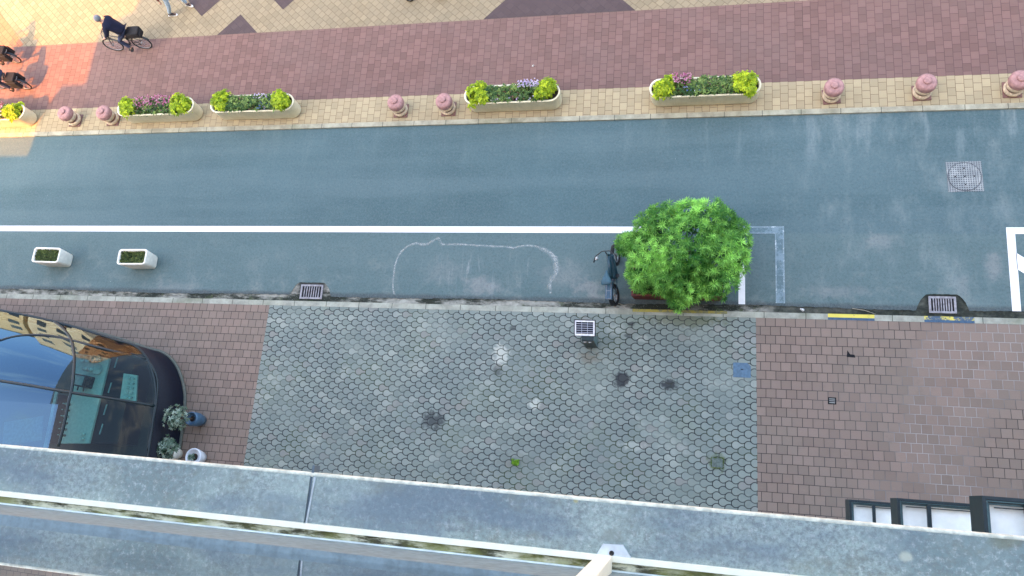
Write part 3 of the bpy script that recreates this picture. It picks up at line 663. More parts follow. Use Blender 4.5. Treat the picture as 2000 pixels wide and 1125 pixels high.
# ---------------------------------------------------------------- big shrub in a dark red trough by the kerb
m_soil = plain('soil', (.030, .022, .015), .95, ns=30, var=.4)
p0, p1 = at(1235, 587), at(1410, 588)
cx = (p0.x+p1.x)/2; bx = p1.x-p0.x
tr = thing('shrub_trough', 'dark red trough at the kerb under the big green shrub', 'planter', (cx, 5.50, .0))
m_dred = plain('dark_red_paint', (.115, .018, .018), .5)
b = MB(); hx, hy, th = bx/2, .40, .05
b.loft([[(sx*(hx-.06), sy*(hy-.04), 0) for sx, sy in ((-1, -1), (1, -1), (1, 1), (-1, 1))], [(sx*hx, sy*hy, .52) for sx, sy in ((-1, -1), (1, -1), (1, 1), (-1, 1))], [(sx*(hx-th), sy*(hy-th), .52) for sx, sy in ((-1, -1), (1, -1), (1, 1), (-1, 1))], [(sx*(hx-th-.01), sy*(hy-th-.01), .42) for sx, sy in ((-1, -1), (1, -1), (1, 1), (-1, 1))]], cap0=True, smooth=False)
b.build('body', m_dred, tr)
b = MB(); b.box((0, 0, .43), (bx-.11, .69, .05)); b.build('soil', m_soil, tr)
shr = thing('shrub', 'large bushy green shrub with star shaped leaf rosettes at the kerb', 'shrub', (cx, 5.50, .45))
c0 = at(1340, 497, 1.25)
lobes = []
for (x, y, z, r) in ((1340, 480, 1.35, .85), (1275, 495, 1.15, .66), (1400, 490, 1.2, .72), (1300, 440, 1.45, .60), (1385, 433, 1.5, .60), (1425, 450, 1.25, .46), (1262, 530, 1.0, .52), (1320, 535, 1.1, .58), (1400, 540, 1.05, .55), (1345, 560, .9, .45), (1322, 590, .62, .26), (1240, 480, 1.0, .36), (1345, 425, 1.5, .5), (1270, 445, 1.25, .48), (1432, 505, 1.1, .42), (1290, 548, .9, .34), (1375, 545, .95, .36), (1221, 474, 1.1, .27), (1440, 470, 1.2, .36)):
    lobes.append((at(x+(1340-x)*.03, y+(500-y)*.05+2, z), r*.96))
lv = Leaves(); off = shr.location
def inside(p, skip):
    for i, (c, r) in enumerate(lobes):
        if i != skip and (p-c).length < r*.86: return True
    return False
cnt = 0
for i, (c, r) in enumerate(lobes):
    n = int(165*r*r*4)
    for k in range(n):
        d = Vector((random.gauss(0, 1), random.gauss(0, 1), random.gauss(.25, 1))).normalized()
        if d.z < -.45: continue
        rr = r*U(.80, 1.10); p = c + d*rr
        if p.z < .5 or inside(p, i): continue
        tone = .42 + .22*math.sin(p.x*3.1+1)*math.cos(p.y*2.7) + U(-.2, .28); tone += .15 if random.random() < .12 else 0
        lv.rosette(p-off, (d+Vector((0, 0, .55))+Vector((U(-.35, .35), U(-.35, .35), 0))), 14, .19*U(.75, 1.2), .027, tone, droop=.16)
        cnt += 1
for k in range(1600):                                       # inner foliage, toned darker to stand in for the shade in the gaps
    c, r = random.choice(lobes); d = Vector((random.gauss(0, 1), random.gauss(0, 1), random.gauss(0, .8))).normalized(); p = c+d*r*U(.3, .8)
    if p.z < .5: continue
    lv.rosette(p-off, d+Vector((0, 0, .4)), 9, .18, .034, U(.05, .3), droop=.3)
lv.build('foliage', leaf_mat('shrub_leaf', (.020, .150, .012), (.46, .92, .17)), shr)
b = MB()
for i, (c, r) in enumerate(lobes):
    s0 = Vector((U(-.8, .8), U(-.2, .2), 0)); e = c-off; mid = s0.lerp(e, .5)+Vector((U(-.1, .1), U(-.1, .1), .1)); b.tube([s0, mid, e], [.03, .022, .012], 6)
    for k in range(6):
        d = Vector((random.gauss(0, 1), random.gauss(0, 1), random.gauss(.3, .8))).normalized()*r*.9; b.tube([e, e+d*.5+Vector((0, 0, .03)), e+d], [.012, .008, .004], 5)
b.build('stem', plain('shrub_bark', (.07, .05, .03), .9), shr)
print('rosettes', cnt)

# ---------------------------------------------------------------- long flower troughs along the promenade
m_conc = None
def conc_mat():
    g = G('cream_concrete', .8, .3)
    c = g.mix(g.ramp(g.noise(2, 6, .65), .3, .7), (.74, .68, .46), (.90, .84, .62))
    c = g.mix(g.ramp(g.noise(5, 6, .7, vec=g.map((1, 1, .3))), .52, .72, 0, .25), c, (.46, .42, .26))
    c = g.mix(g.ramp(g.noise(80, 3), .4, .7, 0, .25), c, (.35, .32, .25)); g.bump(g.noise(60, 4), .004, .4); return g.out(c)
m_conc = conc_mat()
m_lime = leaf_mat('lime_leaf', (.20, .33, .008), (.66, .78, .03), .4); m_fl = leaf_mat('bedding_leaf', (.035, .105, .026), (.28, .40, .10), .3)
m_brz = leaf_mat('bronze_leaf', (.07, .045, .03), (.28, .18, .11), .3)
m_pink = leaf_mat('pink_petal', (.46, .10, .24), (.75, .45, .55), .3); m_lil = leaf_mat('lilac_petal', (.50, .40, .62), (.80, .76, .84), .3); m_blue = leaf_mat('blue_petal', (.10, .16, .45), (.55, .62, .78), .3)
def stadium(hl, r, n=12):
    q = []
    for sx, a0 in ((1, -90), (-1, 90)):
        for k in range(n+1):
            a = R(a0+180*k/n); q.append((sx*hl+r*math.cos(a), r*math.sin(a)))
    return q
def flower_trough(x, y, hl, label, mix):
    """mix: list of (kind, x0, x1, y0, y1) flower patches in trough units"""
    t = thing('flower_trough', label, 'flower trough', (x, y, ZF), R(U(-.4, .4)), 'flower troughs along the promenade')
    b = MB(); hh = .60
    prof = [(.245, .0), (.245, .045), (.275, .05), (.285, .06), (.305, hh-.02), (.315, hh-.01), (.315, hh), (.262, hh), (.250, hh-.12)]
    b.loft([[(px_, py_, z) for px_, py_ in stadium(hl, r-.02)] for r, z in prof], cap0=True)
    b.build('trough', m_conc, t)
    b = MB(); b.prism(stadium(hl, .235), hh-.16, hh-.10); b.build('soil', m_soil, t)
    z0 = hh-.08
    for sgn in (-1, 1):
        l = Leaves(); cxx = sgn*(hl-.12); ph0 = U(0, 6.28); kx = U(.85, 1.15); ky = U(.85, 1.15)
        subs = [(U(-.16, .12)*sgn, U(-.20, .20), U(.13, .24), U(.10, .26)) for _ in range(5)]+[(.14*sgn, U(-.24, .24), .14, .05)]
        for (sx_, sy_, sr, sz) in subs:
            for k in range(int(640*sr*sr*2)+10):
                d = Vector((random.gauss(0, 1), random.gauss(0, 1), random.gauss(.3, 1))).normalized()*sr*U(.5, 1.15)
                zz = z0+sz+d.z*.8
                px_, py_ = cxx+sx_+d.x, sy_+d.y
                if zz < z0-.12 or (zz < z0+.06 and abs(py_) > .33): continue
                l.rosette(Vector((px_, py_, zz)), d+Vector((0, 0, .15)), 5, .10*U(.6, 1.35), .052, U(0, 1), droop=.4)
        l.build('lime_foliage', m_lime, t)
    l = Leaves()
    for k in range(int(420*hl)):
        px_ = U(-hl+.12, hl-.12); py_ = U(-.25, .25); zz = z0+U(.0, .25)*(1-abs(py_)*1.2)
        l.rosette(Vector((px_, py_, zz)), Vector((U(-.5, .5), U(-.5, .5), 1)), 6, .095*U(.6, 1.5), .040, U(0, 1), droop=.25)
    l.build('bedding_foliage', m_fl, t)
    l = Leaves()
    for k in range(int(110*hl)):
        px_ = U(-hl+.2, hl-.2); py_ = U(-.22, .22)
        l.rosette(Vector((px_, py_, z0+U(.06, .16))), Vector((U(-.5, .5), U(-.5, .5), 1)), 6, .055, .03, U(0, 1), droop=.2)
    l.build('bronze_foliage', m_brz, t)
    for kind, x0, x1, y0, y1, hz, n in mix:
        l = Leaves(); mm = {'pink': m_pink, 'lilac': m_lil, 'blue': m_blue}[kind]
        for k in range(n):
            px_, py_, zz = U(x0, x1)*hl, U(y0, y1), z0+hz*U(.6, 1.1)
            l.rosette(Vector((px_, py_, zz)), Vector((U(-.5, .5), U(-.5, .5), 1)), 5, .028*U(.8, 1.4), .03, U(0, 1), droop=0)
        l.build(kind+'_flowers', mm, t)
        if hz > .2:
            l = Leaves()
            for k in range(n): l.leaf(Vector((U(x0, x1)*hl, U(y0, y1), z0+.02)), Vector((U(-.3, .3), U(-.3, .3), 1)), Vector((0, 1, 0)), hz*U(.7, 1.05), .02, U(.2, .9), 0)
            l.build('stems', m_fl, t)
    return t
def base_mid(xa, ya, xb, yb): a, b_ = at(xa, ya, ZF), at(xb, yb, ZF); return (a.x+b_.x)/2, (b_.x-a.x)/2
YT = 10.97
def tx(xa, ya, xb, yb): m, h = base_mid(xa, ya, xb, yb); return m, h
m, h = tx(266, 241, 381.5, 236); flower_trough(m, YT, h, 'flower trough full of pink flowers, between the two left bollards and its blue flowered neighbour', [('pink', -.6, .75, -.05, .28, .34, 190), ('pink', -.5, .6, -.2, .1, .2, 50)])
m, h = tx(445, 236, 572, 232); flower_trough(m, YT, h, 'flower trough with a few blue flowers, right of the pink flowered one', [('blue', .25, .65, -.24, .1, .17, 45), ('lilac', .1, .5, .1, .25, .22, 30)])
m, h = tx(933.8, 223.6, 1079, 217.5); flower_trough(m, YT, h, 'flower trough with pale lilac flowers at its back, in the middle of the promenade', [('lilac', .2, .75, .08, .27, .36, 110), ('lilac', -.6, .6, -.25, -.1, .16, 30)])
m, h = tx(1290, 203.5, 1461, 197); flower_trough(m, YT, h, 'flower trough with a tuft of magenta flowers at its left, beside the right hand bollards', [('pink', -.72, -.3, .0, .27, .40, 95), ('pink', -.1, .7, -.1, .2, .18, 25), ('blue', -.5, -.1, -.2, 0, .17, 20)])
m, h = tx(-90, 250, 58, 246); flower_trough(m, YT, h, 'sunlit flower trough with white and pink flowers at the left edge', [('lilac', -.2, .72, -.2, .26, .26, 170), ('pink', .2, .7, .05, .27, .30, 80)])

# ---------------------------------------------------------------- small box planters in the parking lane
m_conc2 = plain('pale_concrete', (.82, .80, .70), .75, var=.1, ns=6)
m_heb = leaf_mat('clipped_leaf', (.028, .060, .014), (.20, .25, .06), .25)
def box_planter(xa, label, dead):
    c = at(*xa, .60); t = thing('box_planter', label, 'planter', (c.x, c.y, 0), R(U(-1, 1)), 'small planters in the parking lane')
    def rr(hx, hy, r, z):
        q = []
        for cx_, cy_, a0 in ((hx-r, hy-r, 0), (-hx+r, hy-r, 90), (-hx+r, -hy+r, 180), (hx-r, -hy+r, 270)):
            for k in range(5): a = R(a0+90*k/4); q.append((cx_+r*math.cos(a), cy_+r*math.sin(a), z))
        return q
    b = MB(); b.loft([rr(.43, .20, .10, .0), rr(.45, .215, .10, .03), rr(.49, .245, .09, .58), rr(.49, .245, .09, .60), rr(.445, .20, .06, .60), rr(.435, .19, .06, .50)], cap0=True); b.build('box', m_conc2, t)
    b = MB(); b.prism([(p[0], p[1]) for p in rr(.43, .185, .05, 0)], .44, .50); b.build('soil', m_soil, t)
    l = Leaves()
    for k in range(420):
        x, y = U(-.42, .42), U(-.18, .18)
        hz = .06 - (.05 if dead and -.1 < x < .25 and y > -.02 else 0)
        l.rosette(Vector((x, y, .50+U(0, hz))), Vector((U(-.6, .6), U(-.6, .6), 1)), 6, .06*U(.7, 1.2), .028, U(0, .9), droop=.1)
    l.build('foliage', m_heb, t); return t
box_planter((90, 498), 'left small cream planter with evenly grown greenery in the parking lane', False)
box_planter((257.5, 501.5), 'right small cream planter with a bare hollow in its greenery', True)

# ---------------------------------------------------------------- bollards
m_pinkc = plain('pink_concrete', (.37, .205, .185), .8, var=.2, ns=14); m_pinkd = plain('brown_pink_concrete', (.20, .105, .09), .75, var=.15, ns=9); m_band = plain('cream_concrete_ring', (.58, .46, .31), .8, var=.22, ns=14)
def bollard(label):
    t = thing('bollard', label, 'bollard', (0, 0, 0), 0, 'pink and cream concrete bollards')
    b = MB(); b.box((0, 0, .012), (.44, .44, .03)); b.build('base_plate', m_pinkd, t)
    b = MB(); b.lathe([(.19, .02), (.225, .05), (.235, .10), (.225, .145), (.19, .16)]); b.build('ring', m_band, t)
    b = MB(); b.lathe([(.185, .15), (.185, .26)]); b.build('waist', m_pinkd, t)
    b = MB(); b.lathe([(.19, .25), (.23, .27), (.238, .33), (.225, .37), (.19, .38)]); b.build('ring', m_band, t)
    b = MB(); b.lathe([(.19, .385), (.236, .40), (.247, .43), (.247, .525), (.232, .572), (.195, .598), (.12, .608), (.095, .610)]); b.build('cap', m_pinkc, t)
    b = MB(); b.lathe([(.10, .60), (.10, .645), (.085, .655), (.0001, .656)]); b.build('knob', m_pinkc, t)
    return t
bp_ = [((149, 236), 'leftmost pink bollard, nearest the sunlit flower trough'), ((223, 234), 'second pink bollard from the left, just left of the pink flowered trough'), ((784, 217), 'pink bollard left of its close neighbour in the middle of the promenade'), ((877, 214), 'pink bollard just left of the lilac flowered trough'),
       ((1623, 189), 'first pink bollard right of the magenta flowered trough'), ((1799, 182), 'pink bollard second from the right edge of the photo'), ((1976, 176), 'rightmost pink bollard, cut by the right edge of the photo')]
B0 = bollard(bp_[0][1])
for i, (q, lb) in enumerate(bp_):
    o = B0 if i == 0 else copy_tree(B0); o['label'] = lb; p = at(*q, ZF); o.location = (p.x, p.y, ZF+.004); o.rotation_euler = (R(U(-1.2, 1.2)), R(U(-1.2, 1.2)), U(-.12, .12))

# ---------------------------------------------------------------- iron in the road and pavement
m_iron = plain('cast_iron', (.16, .15, .15), .6, .3, ns=20, var=.3); m_hole = plain('drain_dark', (.008, .009, .010), .9); m_rust = plain('weathered_iron', (.30, .285, .29), .7, .1, ns=12, var=.3)
def drain(pa, pb, label, nb):
    a, b_ = at(*pa), at(*pb); cx_, cy_ = (a.x+b_.x)/2, (a.y+b_.y)/2; w, h = abs(b_.x-a.x), abs(a.y-b_.y)
    t = thing('drain_grate', label, 'drain', (cx_, cy_, -.012), 0, 'drain grates in the gutter')
    b = MB()
    for (x, y, sx, sy) in ((0, h/2-.02, w, .05), (0, -h/2+.02, w, .05), (-w/2+.025, 0, .05, h-.09), (w/2-.025, 0, .05, h-.09)): b.box((x, y, .010), (sx, sy, .03))
    b.build('frame', m_rust, t)
    b = MB(); b.box((0, 0, .0), (w-.09, h-.09, .006)); b.build('sump', m_hole, t)
    for i in range(nb):
        b = MB(); b.box((-w/2+.05+(w-.10)*(i+1)/(nb+1), 0, .012), (.024, h-.09, .02)); b.build('bar', m_rust, t)
drain((589, 556), (628, 584), 'drain grate at the foot of the scalloped pavement, left of the dusty car outline', 7)
drain((1813, 579), (1869, 612), 'drain grate in the dark gutter beside the worn yellow kerb mark', 8)
def cover_mat():
    g = G('manhole_iron', .75, .3, ); o = g.xyz()
    def st(v): return g.ramp(g.m2('ABSOLUTE', g.m2('SUBTRACT', g.m2('FRACT', g.m2('DIVIDE', v, .055)), .5)), .22, .32)
    grid = g.m2('MAXIMUM', st(o[0]), st(o[1]))
    c = g.mix(grid, (.055, .065, .07), (.25, .27, .265))
    c = g.mix(g.ramp(g.noise(4, 5, .6), .45, .65, 0, .7), c, g.mix(grid, (.10, .12, .12), (.42, .43, .40)))
    c = g.mix(g.ramp(g.noise(7, 6, .7, vec=g.map(loc=(3, 1, 0))), .56, .68, 0, .8), c, (.40, .41, .38))
    g.bump(grid, .006, .6); return g.out(c)
p = at(1885, 343); t = thing('manhole_cover', 'round iron manhole cover in a square frame set in the road', 'manhole cover', (6.88, 8.53, .0), .02)
mc = cover_mat(); b = MB(); b.box((0, 0, .002), (.82, .82, .008)); b.build('frame', mc, t)
b = MB(); b.lathe([(.375, .006), (.375, .0115), (.0001, .0115)], seg=48, smooth=False); cv = b.build('cover', mc, t)
b = MB(); b.torus((0, 0, .008), .385, .009, seg=48); b.build('rim', plain('manhole_rim', (.09, .10, .11), .7), t)
for (x, y) in ((0, 0), (-.22, 0), (.22, 0), (0, .22), (0, -.22)):
    b = MB(); b.lathe([(.020, .0116), (.020, .0126), (.0001, .0126)], (x, y, 0), 12); b.build('lifting_hole', m_hole, cv)
p = at(1449, 723, ZN); t = thing('access_hatch', 'small blue grey steel hatch in the scalloped paving', 'hatch', (p.x, p.y, ZN), 0)
b = MB(); b.prism([(-.21, -.185), (.21, -.185), (.215, .10), (.13, .185), (-.21, .185)], .001, .010); b.build('plate', plain('blue_grey_steel', (.085, .15, .21), .5, .2), t)
b = MB(); b.box((0, .02, .0115), (.06, .02, .005)); b.build('lifting_slot', m_hole, t)
p = at(1401, 904, ZN); t = thing('utility_cover', 'square mossy utility cover sunk in the scalloped paving', 'utility cover', (p.x, p.y, ZN), 0)
b = MB(); b.box((0, 0, .003), (.26, .22, .008)); b.build('plate', plain('mossy_iron', (.11, .14, .12), .8, 0, ns=18, var=.3), t)
l = Leaves()
for k in range(60):
    a = U(0, 6.28); e = random.choice(((U(-.15, .15), .12), (.14, U(-.12, .12)), (-.14, U(-.12, .12)), (U(-.15, .15), -.12))); l.rosette(Vector((e[0], e[1], .003)), Vector((0, 0, 1)), 4, .03, .014, U(0, 1), droop=0)
l.build('moss', m_heb, t)
p = at(1625, 783, ZN); t = thing('floor_drain', 'tiny broken floor drain in the red pavement', 'drain', (p.x, p.y, ZN), 0)
b = MB(); b.box((0, 0, .002), (.19, .17, .006)); b.build('plate', m_hole, t)
for i in range(3):
    b = MB(); b.box((0, -.045+.045*i, .007), (.13, .014, .008)); b.build('bar', plain('pale_iron', (.40, .40, .36), .7), t)
p = at(1662, 692, ZN); o = struct(poly_sheet('paving_gap', [(p.x-.10, p.y-.07), (p.x+.10, p.y-.08), (p.x+.08, p.y-.01), (p.x-.02, p.y+.0), (p.x-.08, p.y+.10)], ZN+.004, m_hole))
p = at(1007, 903, ZN); t = thing('weed', 'small bright green weed growing between the scalloped pavers', 'weed', (p.x, p.y, ZN), 0)
l = Leaves()
for k in range(26): l.rosette(Vector((U(-.08, .08), U(-.06, .06), U(.01, .05))), Vector((U(-.5, .5), U(-.5, .5), 1)), 6, .06, .028, U(.2, 1), droop=.1)
l.build('leaves', leaf_mat('weed_leaf', (.10, .24, .015), (.26, .48, .03)), t)
b = MB(); b.tube([(0, 0, 0), (.01, 0, .03)], .006, 5); b.build('stem', m_fl, t)
m_lit = plain('white_scrap', (.80, .80, .76), .7)
for (x, y, w, h, lb, cat, nm) in ((1567, 605, .11, .07, 'crumpled white scrap lying in the wet gutter right of the shrub', 'litter', 'scrap'), (1041, 129, .07, .05, 'white paper scrap on the red promenade above the lilac flowered trough', 'litter', 'scrap'), (1165, 505, .10, .09, 'white scrap on the asphalt beside the handlebar of the parked e-bike', 'litter', 'scrap')):
    p = at(x, y, 0 if y > 250 else ZF); z = -.016 if y > 590 else p.z
    b = MB(); rings = []
    for k in range(4): rings.append([(w*.5*math.cos(a*math.pi/5)*(1-.25*k)+U(-.01, .01), h*.5*math.sin(a*math.pi/5)*(1-.25*k)+U(-.01, .01), k*.012+U(0, .006)) for a in range(10)])
    b.loft(rings, cap0=True, cap1=True); o = b.build(nm, m_lit); o.location = (p.x, p.y, z+.004); o.rotation_euler = (0, 0, U(-.5, .5)); tag(o, lb, cat)
for (xa, ya, xb, yb, lb) in ((1208, 592, 1222, 603, 'pale twig lying across the gutter behind the parked e-bike'), (1665, 602, 1712, 613, 'long pale twig in the wet gutter above the yellow kerb mark')):
    a, b_ = at(xa, ya, .02), at(xb, yb, .06); a.z = 0.0; b_.z = .095 if yb < 605 else .02
    c0_ = (a+b_)/2; b = MB(); b.tube([a-c0_, (a+b_)/2-c0_+Vector((.02, .02, .01)), b_-c0_], [.008, .007, .004], 6); o = b.build('twig', plain('pale_twig', (.42, .38, .28), .8)); o.location = c0_; tag(o, lb, 'twig')

# ---------------------------------------------------------------- solar litter bin
q0, q1 = at(1142, 680, ZN), at(1164, 680, ZN)
t = thing('solar_bin', 'dark litter bin topped by a white framed solar panel on the scalloped pavement', 'litter bin', ((q0.x+q1.x)/2+.02, (q0.y+q1.y)/2+.16, ZN), .0)
m_bin = plain('dark_green_steel', (.010, .022, .021), .35, .2); m_alu = plain('white_aluminium', (.85, .86, .86), .4, .1); m_blk = plain('black_plastic', (.012, .013, .015), .5)
b = MB(); b.box((0, 0, .45), (.31, .30, .90), bev=.015); b.build('body', m_bin, t)
b = MB(); b.box((.1615, 0, .45), (.012, .26, .80)); b.build('side_panel', plain('grey_green_steel', (.16, .24, .24), .35, .3), t)
for sx in (-.07, .06):
    b = MB(); b.box((sx, -.162, .80), (.07, .012, .025)); b.build('handle', m_alu, t)
tilt = Euler((R(22), 0, 0))
def slab(nm, c, d, mat, par): b = MB(); b.box(Vector((-.07, .17, .96))+tilt.to_matrix() @ Vector(c), d, tilt); return b.build(nm, mat, par)
pn = slab('panel_housing', (0, 0, 0), (.54, .42, .05), m_blk, t)
for (x, y, sx, sy) in ((0, .175, .50, .035), (0, -.170, .50, .05), (-.235, 0, .03, .31), (.235, 0, .03, .31)): slab('panel_frame', (x, y, .028), (sx, sy, .008), m_alu, pn)
def cell_mat():
    g = G('solar_cells', .15, .5); tc = g.n('ShaderNodeTexCoord').outputs['Object']; o = g.xyz(tc)
    l1 = g.ramp(g.m2('ABSOLUTE', g.m2('SUBTRACT', g.m2('FRACT', g.m2('DIVIDE', o[1], .052)), .5)), .36, .42)
    l2 = g.ramp(g.m2('ABSOLUTE', g.m2('SUBTRACT', g.m2('FRACT', g.m2('DIVIDE', o[0], .145)), .5)), .45, .48)
    return g.out(g.mix(g.m2('MAXIMUM', l1, l2), (.012, .016, .030), (.45, .48, .55)))
slab('solar_cells', (0, .005, .027), (.44, .30, .004), cell_mat(), pn)

# ---------------------------------------------------------------- two wheelers
m_tyre = plain('tyre_rubber', (.015, .015, .016), .8); m_rim = plain('wheel_metal', (.32, .33, .34), .35, .7); m_frame = plain('black_bike_paint', (.014, .016, .018), .3); m_seat = plain('saddle_vinyl', (.018, .02, .022), .5)
RX = Matrix.Rotation(R(90), 3, 'X')
def bike(name, label, cat, wb=1.08, rw=.335, tyre=.022, frame=m_frame, saddle=m_seat, fat=1.0, group=None, bag=None, batt=None, sx=-.33, hbx=.40, ss=1.0):
    t = thing(name, label, cat, (0, 0, 0), 0, group)
    hx_ = wb/2
    b = MB(); ht = Vector((hx_-.16, 0, .86)); hb = Vector((hx_-.11, 0, .66)); bbk = Vector((-.08, 0, rw*.85)); st = Vector((sx+.04, 0, .80)); rax = Vector((-hx_, 0, rw)); fax = Vector((hx_, 0, rw))
    b.tube([hb, bbk+Vector((.06, 0, .03)), bbk], [.026*fat*1.15, .026*fat*1.15, .026*fat]); b.tube([ht+Vector((-.01, 0, -.05)), st+Vector((.03, 0, -.22))], .019*fat); b.tube([bbk, st], .018); b.tube([ht+Vector((-.02, 0, .06)), hb], .024)
    for s in (-1, 1):
        b.tube([bbk+Vector((0, s*.04, 0)), rax+Vector((0, s*.065, 0))], .012); b.tube([st+Vector((.02, s*.03, -.12)), rax+Vector((0, s*.065, 0))], .010); b.tube([hb+Vector((0, s*.05, -.03)), fax+Vector((0, s*.055, 0))], .014)
    b.tube([hb+Vector((0, -.06, -.02)), hb+Vector((0, .06, -.02))], .018)
    b.build('frame', frame, t)
    for w in (rax, fax):
        b = MB(); b.torus(w, rw-tyre, tyre, RX, 40, 8); wh = b.build('wheel', m_tyre, t)
        b = MB(); b.torus(w, rw-tyre*2.1, tyre*.35, RX, 40, 6); b.tube([w+Vector((0, -.05, 0)), w+Vector((0, .05, 0))], .022)
        for k in range(18):
            a = k*2*math.pi/18; s = .03*(-1)**k; b.tube([w+Vector((0, s, 0)), w+Vector(((rw-tyre*2)*math.cos(a), 0, (rw-tyre*2)*math.sin(a)))], .0022, 4, False)
        b.build('rim', m_rim, wh)
    b = MB(); g0 = ht+Vector((-.02, 0, .06)); hz = 1.04
    b.tube([g0, g0+Vector((.03, 0, .12))], .016)
    b.tube([(hx_-.38, .31, hz), (hx_-.24, .27, hz+.01), (hx_-.12, .10, hz+.005), (hx_-.12, -.10, hz+.005), (hx_-.24, -.27, hz+.01), (hx_-.38, -.31, hz)], .013)
    hb_ = b.build('handlebar', m_frame, t)
    for s in (-1, 1):
        b = MB(); b.tube([(hx_-.40, s*.315, hz), (hx_-.28, s*.285, hz+.008)], .019); b.build('grip', m_seat, hb_)
        b = MB(); b.tube([(hx_-.36, s*.25, hz+.0), (hx_-.24, s*.23, hz-.02), (hx_-.16, s*.16, hz)], .006, 5); b.build('brake_lever', m_rim, hb_)
    b = MB(); zs = .93
    b.loft([[(sx+x*ss, w*ss*math.cos(a), zs+zz+.025*math.sin(a)) for a in [2*math.pi*k/12 for k in range(12)]] for x, w, zz in ((-.13, .05, .0), (-.12, .095, .01), (-.05, .10, .012), (.03, .06, .006), (.10, .028, .0), (.145, .018, -.006))], cap0=True, cap1=True)
    b.build('saddle', saddle, t); b = MB(); b.tube([st, (sx+.0, 0, zs-.01)], .014); b.build('seat_post', m_rim, t)
    b = MB()
    for s in (-1, 1): b.tube([(-hx_+.20, s*.06, .74), (-hx_-.22, s*.06, .74)], .007, 6); b.tube([(-hx_-.1, s*.06, .74), (-hx_, s*.065, rw)], .006, 6)
    b.tube([(-hx_-.22, -.06, .74), (-hx_-.22, .06, .74)], .007, 6); b.tube([(-hx_, -.06, .74), (-hx_, .06, .74)], .007, 6); b.build('rack', m_rim, t)
    b = MB(); rr = rw+.03; n = 14
    b.loft([[(-hx_+rr*math.cos(a), s, rw+rr*math.sin(a)) for s in (-.032*fat**.5, .032*fat**.5)] for a in [R(15+150*k/n) for k in range(n+1)]], closed=False); b.build('mudguard', m_frame, t)
    for s, dz in ((1, -.165), (-1, .165)):
        b = MB(); b.tube([bbk+Vector((0, s*.05, 0)), bbk+Vector((.02, s*.07, dz))], .010, 6); b.box(bbk+Vector((.02, s*.12, dz)), (.09, .09, .022)); b.build('pedal', m_frame, t)
    if bag:
        for s in (-1, 1): b = MB(); b.box((-hx_-.04, s*.145, .58), (.36, .13, .34), bev=.03); b.build('pannier', bag, t)
        b = MB(); b.box((-hx_-.02, 0, .80), (.36, .34, .11), bev=.03); b.build('top_bag', bag, t)
    if batt: b = MB(); b.box((-hx_-.02, 0, .70), (.42, .19, .09), bev=.015); b.build('battery', batt, t)
    return t
def place(t, rear, front, lean=0.0, z=0.0):
    d = Vector((front.x-rear.x, front.y-rear.y)); m = (rear+front)/2
    t.location = (m.x, m.y, z); t.rotation_euler = (lean, 0, math.atan2(d.y, d.x))
# parked e-bike beside the shrub
teal = plain('teal_bike_paint', (.018, .060, .085), .3)
eb = bike('electric_bicycle', 'dark teal electric bicycle parked beside the big green shrub', 'bicycle', 1.10, .30, .052, teal, plain('blue_grey_saddle', (.035, .095, .125), .5), 3.0, batt=plain('blue_grey_battery', (.03, .075, .115), .4), sx=-.26, ss=1.4)
r_ = at(1205, 576, .3); place(eb, Vector((r_.x+.02, r_.y, 0)), Vector((r_.x-.02, r_.y+1.1, 0)), R(-6)); eb.rotation_euler = Euler((R(-15), 0, math.pi/2+R(1.0)))

# ---------------------------------------------------------------- people
def skin(name, V, E, mats, parent, sub=2):
    """one continuous skinned surface; V: name -> (pos, radius), E: pairs; root is the first vertex"""
    ks = list(V); idx = {k: i for i, k in enumerate(ks)}
    me = bpy.data.meshes.new(name); me.from_pydata([V[k][0] for k in ks], [(idx[a], idx[b_]) for a, b_ in E], []); o = bpy.data.objects.new(name, me); C.objects.link(o)
    o.modifiers.new('skin', 'SKIN'); sv = me.skin_vertices[0].data
    for i, k in enumerate(ks):
        r = V[k][1]; sv[i].radius = r if isinstance(r, tuple) else (r, r); sv[i].use_root = (i == 0)
    o.modifiers['skin'].use_smooth_shade = True
    ss = o.modifiers.new('sub', 'SUBSURF'); ss.levels = sub; ss.render_levels = sub
    dg = bpy.context.evaluated_depsgraph_get(); m2 = bpy.data.meshes.new_from_object(o.evaluated_get(dg)); bpy.data.objects.remove(o); bpy.data.meshes.remove(me)
    m2.name = name; m2.materials.clear(); m2.materials.append(mats)
    for p_ in m2.polygons: p_.use_smooth = True
    o = bpy.data.objects.new(name, m2); C.objects.link(o); o.parent = parent; return o
def lerp(a, b_, t): return Vector(a).lerp(Vector(b_), t)
m_skin = plain('skin', (.48, .29, .21), .6, var=.05)
